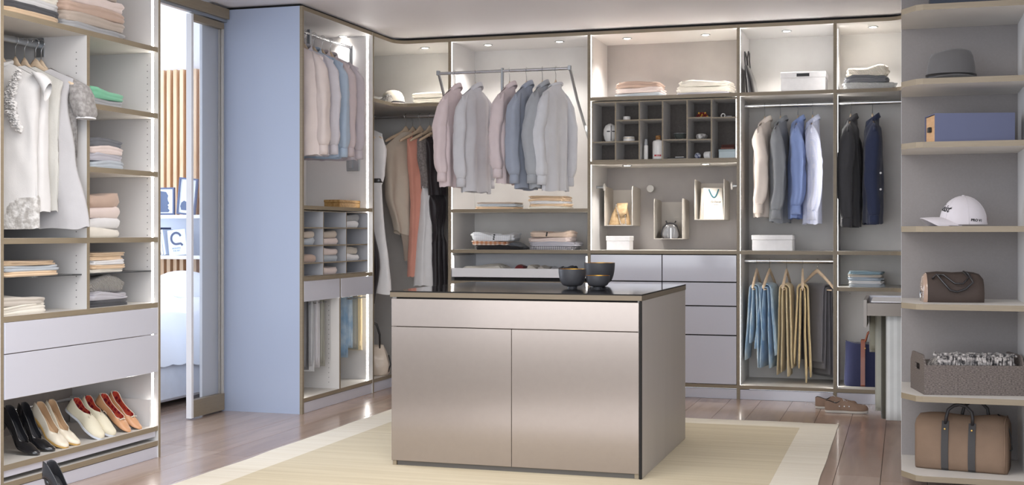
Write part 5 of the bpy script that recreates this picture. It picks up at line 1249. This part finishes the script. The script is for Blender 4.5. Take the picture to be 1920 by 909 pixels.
# navy box with wooden end
a, b = pE(1736, 5.90), pE(1752, 5.84)
NBX = mat('navy_box_cloth', (98,103,130), .7, bump=.15, bscale=250); WE = mat('light_wood_front', (222,178,132), .5, kind='wood', col2=(206,160,112), pscale=4, stretch=(4,4,20))
zb1 = EZ[2]; xl = pE(1751, 5.83); xr_ = pE(1903, 5.83); hb_ = .130
Wd = .345; t = thing('drawer_box', 'blue drawer box with wooden end and black pull on right shelves', 'box', (xl, 5.835, zb1+.0005), rzd(12))
MB().box(.004, Wd, 0, .004, 0, hb_).box(.004, Wd, .186, .19, 0, hb_).box(.004, Wd, .004, .186, hb_-.004, hb_).box(.004, Wd, .004, .186, 0, .004).box(Wd-.004, Wd, .004, .186, .004, hb_-.004).build('outer_sleeve', NBX, t, local=True)
MB().box(.010, .018, .006, .184, .006, hb_-.006).build('wooden_front', WE, t, local=True); MB().box(-.004, .0095, .080, .112, .052, .075, bev=.002).build('pull', BLACK, t, local=True)
# top dark storage box
o = MB().box(pE(1744, 5.80), .49, 5.80, 6.15, EZ[0]+.001, EZ[0]+.20, bev=.004).build('storage_box', mat('dark_blue_box', (38,46,60), .6)); tag(o, 'dark blue storage box on the topmost right shelf, cropped by frame', 'box')
MB().box(pE(1744, 5.80)-.003, .493, 5.797, 6.153, EZ[0]+.17, EZ[0]+.205, bev=.004).build('lid', mat('dark_blue_lid', (44,52,68), .6), o)
# baseball cap
zc = EZ[3]; CAPM = F('cap_white', (210,204,208), bump=.2, bscale=300); dc = 5.98
xc_ = pE(1806, dc); R = .094; t = thing('baseball_cap', 'white baseball cap with black embroidered writing on the right shelf', 'cap', (xc_, dc, zc+.001), rzd(14))
# local frame: brim towards -x; writing on the front dome and on the near (-y) side
def dome(th, ph, off=0):   # th: around (0 = +x), ph: elevation 0..pi/2
    rx, ry, h = 1.10*R, .92*R, .128
    c = math.cos(ph); z = h*math.sin(ph)**.92
    return Vector(((rx+off)*c*math.cos(th), (ry+off)*c*math.sin(th), z+off*math.sin(ph)+.007+.022*math.exp(-((th % (2*PI)-1.0)/1.6)**2)*0))
def rim_cut(th): # opening arch at the back
    return .0
mb = MB(); rings = []
for i in range(15):
    ph = PI/2*i/14*.985; rings.append([dome(2*PI*k/48, ph) for k in range(48)])
o = mb.loft(rings, True, False, True).build('crown', CAPM, t, smooth=True, local=True)
for k in range(6):
    th = PI/6+k*PI/3; MB().tube([dome(th, PI/2*i/10*.98, .0004) for i in range(11)], .0009, 5).build('panel_seam', CAPM, t, smooth=True, local=True)
MB().lathe([(.0075, 0), (.007, .003), (.003, .0045)], 12).xf(Matrix.Translation((0, 0, .1345))).build('top_button', CAPM, t, smooth=True, local=True)
# brim
mb = MB(); nu, nv = 24, 10
def brim_pt(u, v, dz=0):
    q = 2*(u-.5); an = PI+q*1.28; zc_b = .044*(1-q*q)+.006
    base = dome(an, math.asin(((zc_b-.010)/.128)**(1/.92)) if zc_b > .012 else .01)
    ext = .088*v*math.cos(q*1.15)**.5
    return Vector((base.x-ext, base.y*(1+.06*v), zc_b-.010+.004*v-.020*v*v*(.35+q*q)+dz))
def brim_clamp(p): return Vector((p.x, p.y, max(p.z, .0025)))
top = [[brim_clamp(brim_pt(i/nu, j/nv)) for i in range(nu+1)] for j in range(nv+1)]; bot = [[p-Vector((0,0,.0022)) for p in r] for r in top]
rows = top+bot[::-1]; mb.loft(rows+[rows[0]], closed=False).build('brim', CAPM, t, smooth=40, local=True)
BT = mat('black_thread', (26,25,28), .6)
def wrap(x, y, z, th0, z0_, tilt_=0, s=1):
    # arc-length mapping on the dome around th0 at height z0_
    xx = x*math.cos(tilt_)-y*math.sin(tilt_); yy = x*math.sin(tilt_)+y*math.cos(tilt_)
    zz_ = z0_+yy; ph = math.asin(min(.97, max(0.01, (zz_-.012)/.128))**(1/.92)); c = max(.25, math.cos(ph)); th = th0+xx/(R*c)
    return dome(th, ph, .0006+max(0, z))
put_text(text_mesh('Titleist', .040, BT, shear=.35, bold=.0009), 'script_lettering', o, lambda x, y, z: wrap(x, y, z, math.radians(180-1), .088, rzd(-10)))
put_text(text_mesh('PRO V1', .0155, BT, bold=.0006, shear=.1), 'side_lettering', o, lambda x, y, z: wrap(x, y, z, math.radians(270+20), .030, rzd(-3)))
B_ = MB().box(-.001, .001, 0, .0015, 0, .024); 
mb = B_; mb.xf(Matrix.Translation(dome(math.radians(338), .05, .0004)) @ Matrix.Rotation(math.radians(338+90), 4, 'Z')); mb.build('side_tab', mat('brown_tab', (120,80,78), .7), t, local=True)
# brown leather bowling bag
zb3 = EZ[4]; BRL = mat('brown_suede', (66,54,48), .75, var=.12, vscale=9, bump=.2, bscale=250); TPL = mat('taupe_patent', (168,142,124), .2, coat=.7)
xa_, xb_ = pE(1728, 5.93), pE(1843, 5.93); W = xb_-xa_
t = thing('handbag', 'small dark brown bowling bag with glossy taupe end', 'bag', ((xa_+xb_)/2, 5.98, zb3+.0005), rzd(7))
hh_ = .132
def bsec(x, sc=1, top=1): 
    pr = [(-.068, 0), (-.076, .015), (-.078, .05), (-.066, .095), (-.040, .125), (0, .133), (.040, .125), (.066, .095), (.078, .05), (.076, .015), (.068, 0)]
    return [(x, y*sc, z*sc*top if z else 0) for y, z in pr]
MB().loft([bsec(-W/2+.016, .985), bsec(-W/4, 1, 1.02), bsec(0, 1, .99), bsec(W/4, 1, 1.02), bsec(W/2-.035, .99), bsec(W/2-.012, .93), bsec(W/2, .82)]).build('bag_body', BRL, t, smooth=35, local=True)
MB().loft([bsec(-W/2, .84), bsec(-W/2+.006, .93), bsec(-W/2+.0155, .99)]).build('end_panel', TPL, t, smooth=35, local=True)
MB().tube([(-W/2-.001, -.004, .03), (-W/2-.007, -.004, .05), (-W/2-.006, -.004, .02), (-W/2-.006, -.004, .004)], .003, 6).build('zip_pull', CHROME, t, smooth=True, local=True)
MB().tube([(-W/4-.028, -.062, .104), (-W/4-.01, -.070, .125), (-W/4+.015, -.088, .09), (-.02, -.089, .055), (.01, -.088, .048), (W/4-.02, -.086, .06), (W/4+.012, -.086, .09), (W/4-.002, -.06, .128), (W/4-.02, -.03, .136)], .0050, 8).build('handle', BLKL, t, smooth=True, local=True)
MB().tube([(-W/4-.01, -.05, .122), (-W/4+.02, -.07, .122), (0, -.086, .085), (W/4-.03, -.085, .084), (W/4-.005, -.075, .11), (W/4-.02, -.04, .136)], .0045, 8).build('handle', BLKL, t, smooth=True, local=True)
# woven basket with knitted throw
BSK = mat('tweed_basket', (132,122,116), .9, kind='melange', col2=(90,82,78), pscale=230, bump=1.0, bscale=300, bdist=.003, stretch=(.5,.5,1.6))
zb4 = EZ[5]; bxr, byr = pE(1733, 5.80), 5.80; WB, DBk = .425, .27; hB = .130; th = .008; hE = .172
t = thing('storage_basket', 'grey-brown tweed storage basket with cut-out handles', 'basket', (bxr, byr, zb4+.0005), rzd(12)); bsk = t
def LB(nm, *a): return MB().box(*a).build(nm, BSK, t, local=True)
LB('wall_front', th, WB-th, 0, th, 0, hB); LB('wall_rear', th, WB-th, DBk-th, DBk, 0, hB); LB('base', th, WB-th, th, DBk-th, 0, .008)
def endw(x0, x1):
    ym_ = DBk/2; s0, s1 = ym_-.048, ym_+.048; h0, h1 = .098, .128
    out = [(0, 0), (DBk, 0), (DBk, hB), (DBk-.03, hE-.004), (DBk-.045, hE), (.045, hE), (.03, hE-.004), (0, hB)]
    inn = [(s0+.006, h0), (s1-.006, h0), (s1, h0+.006), (s1, h1-.006), (s1-.006, h1), (s0+.006, h1), (s0, h1-.006), (s0, h0+.006)]
    vs = [(x, y, z) for x in (x0, x1) for y, z in out+inn]; n = 8; fs = []
    # corresponding corners of outline and opening
    out_ = [0, 1, 2, 3, 4, 5, 6, 7]
    for i in range(n):
        j = (i+1) % n; fs += [(i, j, n+j, n+i), (16+i, 16+n+i, 16+n+j, 16+j), (i, 16+i, 16+j, j), (n+i, n+j, 16+n+j, 16+n+i)]
    MB().add(vs, fs).build('end_wall', BSK, t, local=True)
endw(0, th); endw(WB-th, WB)
KN = F('salt_pepper_knit', (196,190,186), kind='melange', col2=(56,54,56), pscale=60, bump=1, bscale=60)
t = thing('knitted_throw', 'black and white chunky knitted throw inside the tweed basket', 'blanket', (bxr+.195, byr+.175, zb4+.009), rzd(12))
mb = folded_mesh(.33, .20, .150, 2, 3.3, .06, .6, .01); mb.build('folded_body', KN, t, smooth=True, local=True)
mb = MB(); random.seed(5)
for i in range(64):
    x = -.155+.31*(i/63); ln = random.uniform(.03, .055); y = -.104+random.uniform(-.006, .004)
    mb.tube([(x, y+.02, .158), (x+random.uniform(-.006, .006), y, .150), (x+random.uniform(-.012, .012), y-.006, .150-ln)], .0042, 6)
    mb.tube([(x, -.04+random.uniform(-.03,.05), .158+random.uniform(-.004,.010)), (x+random.uniform(-.02, .02), -.08, .160+random.uniform(-.004,.01)), (x+random.uniform(-.02, .02), -.10, .158)], .0046, 6)
o = mb.build('fringe', KN, t, smooth=True, local=True); o['kind'] = 'stuff'
mb = MB()
for k in range(5): mb.tube([(-.135+(.03-.005*k)*math.cos(a), -.112, .148+(.03-.005*k)*math.sin(a)*.8) for a in [2*PI*q/14 for q in range(14)]], .004, 6, closed=True)
mb.build('rolled_end', KN, t, smooth=True, local=True)
# duffel bag
zb5 = EZ[6]; SUE = mat('brown_canvas_suede', (128,106,88), .85, var=.10, vscale=7, bump=.35, bscale=160); DST = mat('dark_webbing', (64,62,62), .7, bump=.3, bscale=300)
xa5, xb5 = pE(1716, 5.86), pE(1893, 5.86); W = xb5-xa5
t = thing('duffel_bag', 'large brown duffel bag with dark webbing straps on lowest right shelf', 'bag', ((xa5+xb5)/2+.012, 6.00, zb5+.0005), rzd(-9))
def dsec(x, sc, hs, wob=0):
    pr = [(-.088, 0), (-.105, .012), (-.112, .05), (-.110, .11), (-.098, .17), (-.076, .215), (-.045, .238), (0, .243), (.045, .238), (.076, .215), (.098, .17), (.110, .11), (.112, .05), (.105, .012), (.088, 0)]
    return [(x+.012*NZ(y*9, z*7, 4)*(abs(x) > .15), y*sc+.006*NZ(x*8, y*9, z*8), (z*hs+.010*NZ(x*6, y*6, 2)*(z > .15)) if z else 0) for y, z in pr]
xs_ = [(-W/2, .80, .90), (-W/2+.012, .92, .97), (-W/2+.05, .98, 1.0), (-W/4, 1.0, 1.0), (-W/8, 1.0, .985), (0, 1.0, .98), (W/8, 1.0, .985), (W/4, 1.0, 1.0), (W/2-.05, 1.0, 1.01), (W/2-.015, .96, .98), (W/2-.002, .86, .93)]
MB().loft([dsec(*q) for q in xs_]).build('bag_body', SUE, t, smooth=True, local=True)
MB().tube([Vector(p)+Vector((.002, 0, 0)) for p in dsec(W/2-.014, .97, .99)[1:-1]], .0028, 6).build('end_piping', SUE, t, smooth=True, local=True)
for x in (-W*.17, W*.12):
    sec = dsec(x, 1.0, .985); f_ = [Vector(p) for p in sec[:6]]; rings = []
    for p in f_: rings.append([(x-.015, p.y-.0015, p.z+.001), (x+.015, p.y-.0015, p.z+.001), (x+.015, p.y-.0055, p.z+.001), (x-.015, p.y-.0055, p.z+.001)])
    MB().loft(rings).build('webbing_strap', DST, t, smooth=30, local=True)
    MB().lathe([(.0042, 0), (.0042, .002), (.002, .003)], 10).xf(Matrix.Translation((x, -.104, .185)) @ Matrix.Rotation(PI/2, 4, 'X')).build('rivet', GOLD, t, local=True)
for y, dx in ((-.082, 0), (.075, .05)):
    MB().tube([(-W*.17+dx, y, .205), (-W*.17+.004+dx, y-.004, .235), (-W*.14+dx, y, .268), (-W*.08+dx, y+.012, .287), (-W*.02+dx, y+.016, .292), (W*.05+dx, y+.012, .285), (W*.115+dx, y, .262), (W*.125+dx, y-.004, .235), (W*.12+dx, y, .205)], .0075, 10).build('handle', mat('dark_rope_handle', (44,42,44), .5), t, smooth=True, local=True)
MB().tube([(W/2-.05, 0, .250), (W/2-.01, -.01, .215), (W/2+.006, -.012, .15), (W/2+.010, -.012, .10), (W/2+.003, -.02, .095)], .003, 6).build('zip_cord', BLACK, t, smooth=True, local=True)
# ================================================================ BEDROOM CONTENT
FB = mat('frame_navy', (92,104,136), .5); MATB = mat('picture_mount', (236,240,246), .7); INK = mat('print_grey_blue', (104,118,146), .8)
def frame(label, px0, px1, ytop, W, Hf, lean, tilt_, art):
    X = (onY(px0, YS-.16)+onY(px1, YS-.16))/2; t = thing('picture_frame', label, 'picture', (X, YS-.17, ZS1+.002)); t.rotation_euler = (lean, tilt_, 0)
    f = .012
    for a, b, c, d in ((-W/2, W/2, 0, f), (-W/2, W/2, Hf-f, Hf), (-W/2, -W/2+f, f, Hf-f), (W/2-f, W/2, f, Hf-f)): MB().box(a, b, -.010, .010, c, d).build('frame_bar', FB, t, local=True)
    MB().box(-W/2+f, W/2-f, -.001, .006, f, Hf-f).build('mount', MATB, t, local=True)
    vs = [(x*W, -.0016, z*Hf) for x, z in art]; n = len(vs)
    MB().add(vs+[(x, -.0011, z) for x, _, z in vs], [tuple(range(n)), tuple(range(n, 2*n))[::-1]]+[(i, (i+1) % n, n+(i+1) % n, n+i) for i in range(n)]).build('print', INK, t, local=True)
    return t
frame('framed print with blue face silhouette on bedroom shelf', 296, 329, 350, .150, .205, .0, .0, [(-.40,.10), (.15,.10), (.22,.16), (.12,.24), (.16,.30), (.10,.36), (.20,.42), (.12,.52), (.10,.60), (.14,.70), (.02,.84), (-.40,.88)])
frame('larger framed print with vase drawing, tilted beside the first', 331, 369, 333, .155, .275, .0, .10, [(-.28,.12), (.20,.12), (.30,.22), (.26,.36), (.12,.40), (.02,.34), (-.16,.38), (-.30,.32), (-.34,.22)])
BK = [mat('book_%s' % n, c, .6) for n, c in (('navy',(60,72,104)), ('white',(236,238,244)), ('pale',(214,222,236)), ('sky',(150,176,206)))]
Xb0 = onY(305, YS-.16)
for i, (dx, w_, h_, m, lab, tl) in enumerate([(-.018, .014, .175, BK[3], 'pale blue upright book, leftmost under the picture shelf', 0), (-.001, .012, .19, BK[1], 'thin white upright book beside the blue one', 0), (.014, .014, .205, BK[0], 'navy upright book below the picture frames', 0), (.032, .018, .195, BK[1], 'white leaning book beside the navy one', -.14), (.056, .018, .19, BK[2], 'pale grey leaning book beside the white one', -.16)]):
    t = thing('book', lab, 'book', (Xb0+dx, YS-.16, ZS2+.003)); t.rotation_euler = (0, tl, 0); t['group'] = 'books on the bedroom shelf'
    MB().box(0, w_, -.07, .07, 0, h_).build('cover', m, t, local=True)
t = thing('magazine', 'front-facing pale book with dark swirl cover and grey title', 'book', (onY(337, YS-.22), YS-.235, ZS2+.002)); t.rotation_euler = (.0, -.10, 0)
MB().box(-.075, .075, -.006, .006, 0, .19).build('cover', BK[2], t, local=True)
MB().tube([(-.005+.042*math.cos(a), -.0075, .125+.042*math.sin(a)) for a in [math.radians(q) for q in range(20, 290, 15)]]+[(.03, -.0075, .085), (.045, -.0075, .07)], .008, 6, flat=.2, up=(0,1,0)).build('cover_swirl', mat('swirl_ink', (84,92,120), .7), t, local=True)
me = text_mesh('MODERN', .017, INK); put_text(me, 'cover_title', t, lambda x, y, z: Vector((x-.01, -.0062-z, .052+y)))
me = text_mesh('THE ART', .015, INK); put_text(me, 'cover_title', t, lambda x, y, z: Vector((x-.01, -.0062-z, .034+y)))
# bed
DUV = F('white_duvet', (238,241,247), var=.0); BASE = F('pale_bed_base', (226,231,240))
bx1 = -4.62; by0, by1 = 6.6, 8.30
t = thing('bed', 'white upholstered bed with rumpled duvet beyond the doorway', 'bed', (-5.6, 7.4, .04))
MB().box(-6.6, bx1, by0, by1, .045, .30, bev=.02).build('bed_base', BASE, t)
for x, y in ((-6.4, 6.8), (bx1-.12, 6.8), (-6.4, 8.1), (bx1-.12, 8.1)): MB().box(x, x+.05, y, y+.05, .0005, .046).build('leg', BLACK, t)
mb = MB(); rows = []; nx, ny = 40, 36
for j in range(ny+1):
    r = []
    for i in range(nx+1):
        u, v = i/nx, j/ny; x = -6.62+(bx1+.03+6.62)*u; y = by0-.02+(by1+.0-by0)*v
        e = min(1, min(1-u, u)*9); e2 = min(1, min(v, 1-v+.4)*9)
        z = .28+.34*math.sqrt(max(0, e*(2-e)))*math.sqrt(max(0, e2*(2-e2)))+.05*NZ(x*3.2, y*3.2, 2)+.02*NZ(x*9, y*9, 5)+.06*smooth(.6, 1, v)
        r.append((x+.02*NZ(z*9, y*6, 1), y, z))
    rows.append(r)
mb.loft(rows, closed=False); o = mb.build('duvet', DUV, t, smooth=True)
for x in (-5.05, -5.75): MB().lathe([(.02,0),(.20,.03),(.26,.07),(.24,.11),(.10,.15),(.02,.155)], 28, sx=1.25, sy=.8).xf(Matrix.Translation((x, 8.12, .66)) @ Matrix.Rotation(-.9, 4, 'X')).build('pillow', DUV, t, smooth=True)
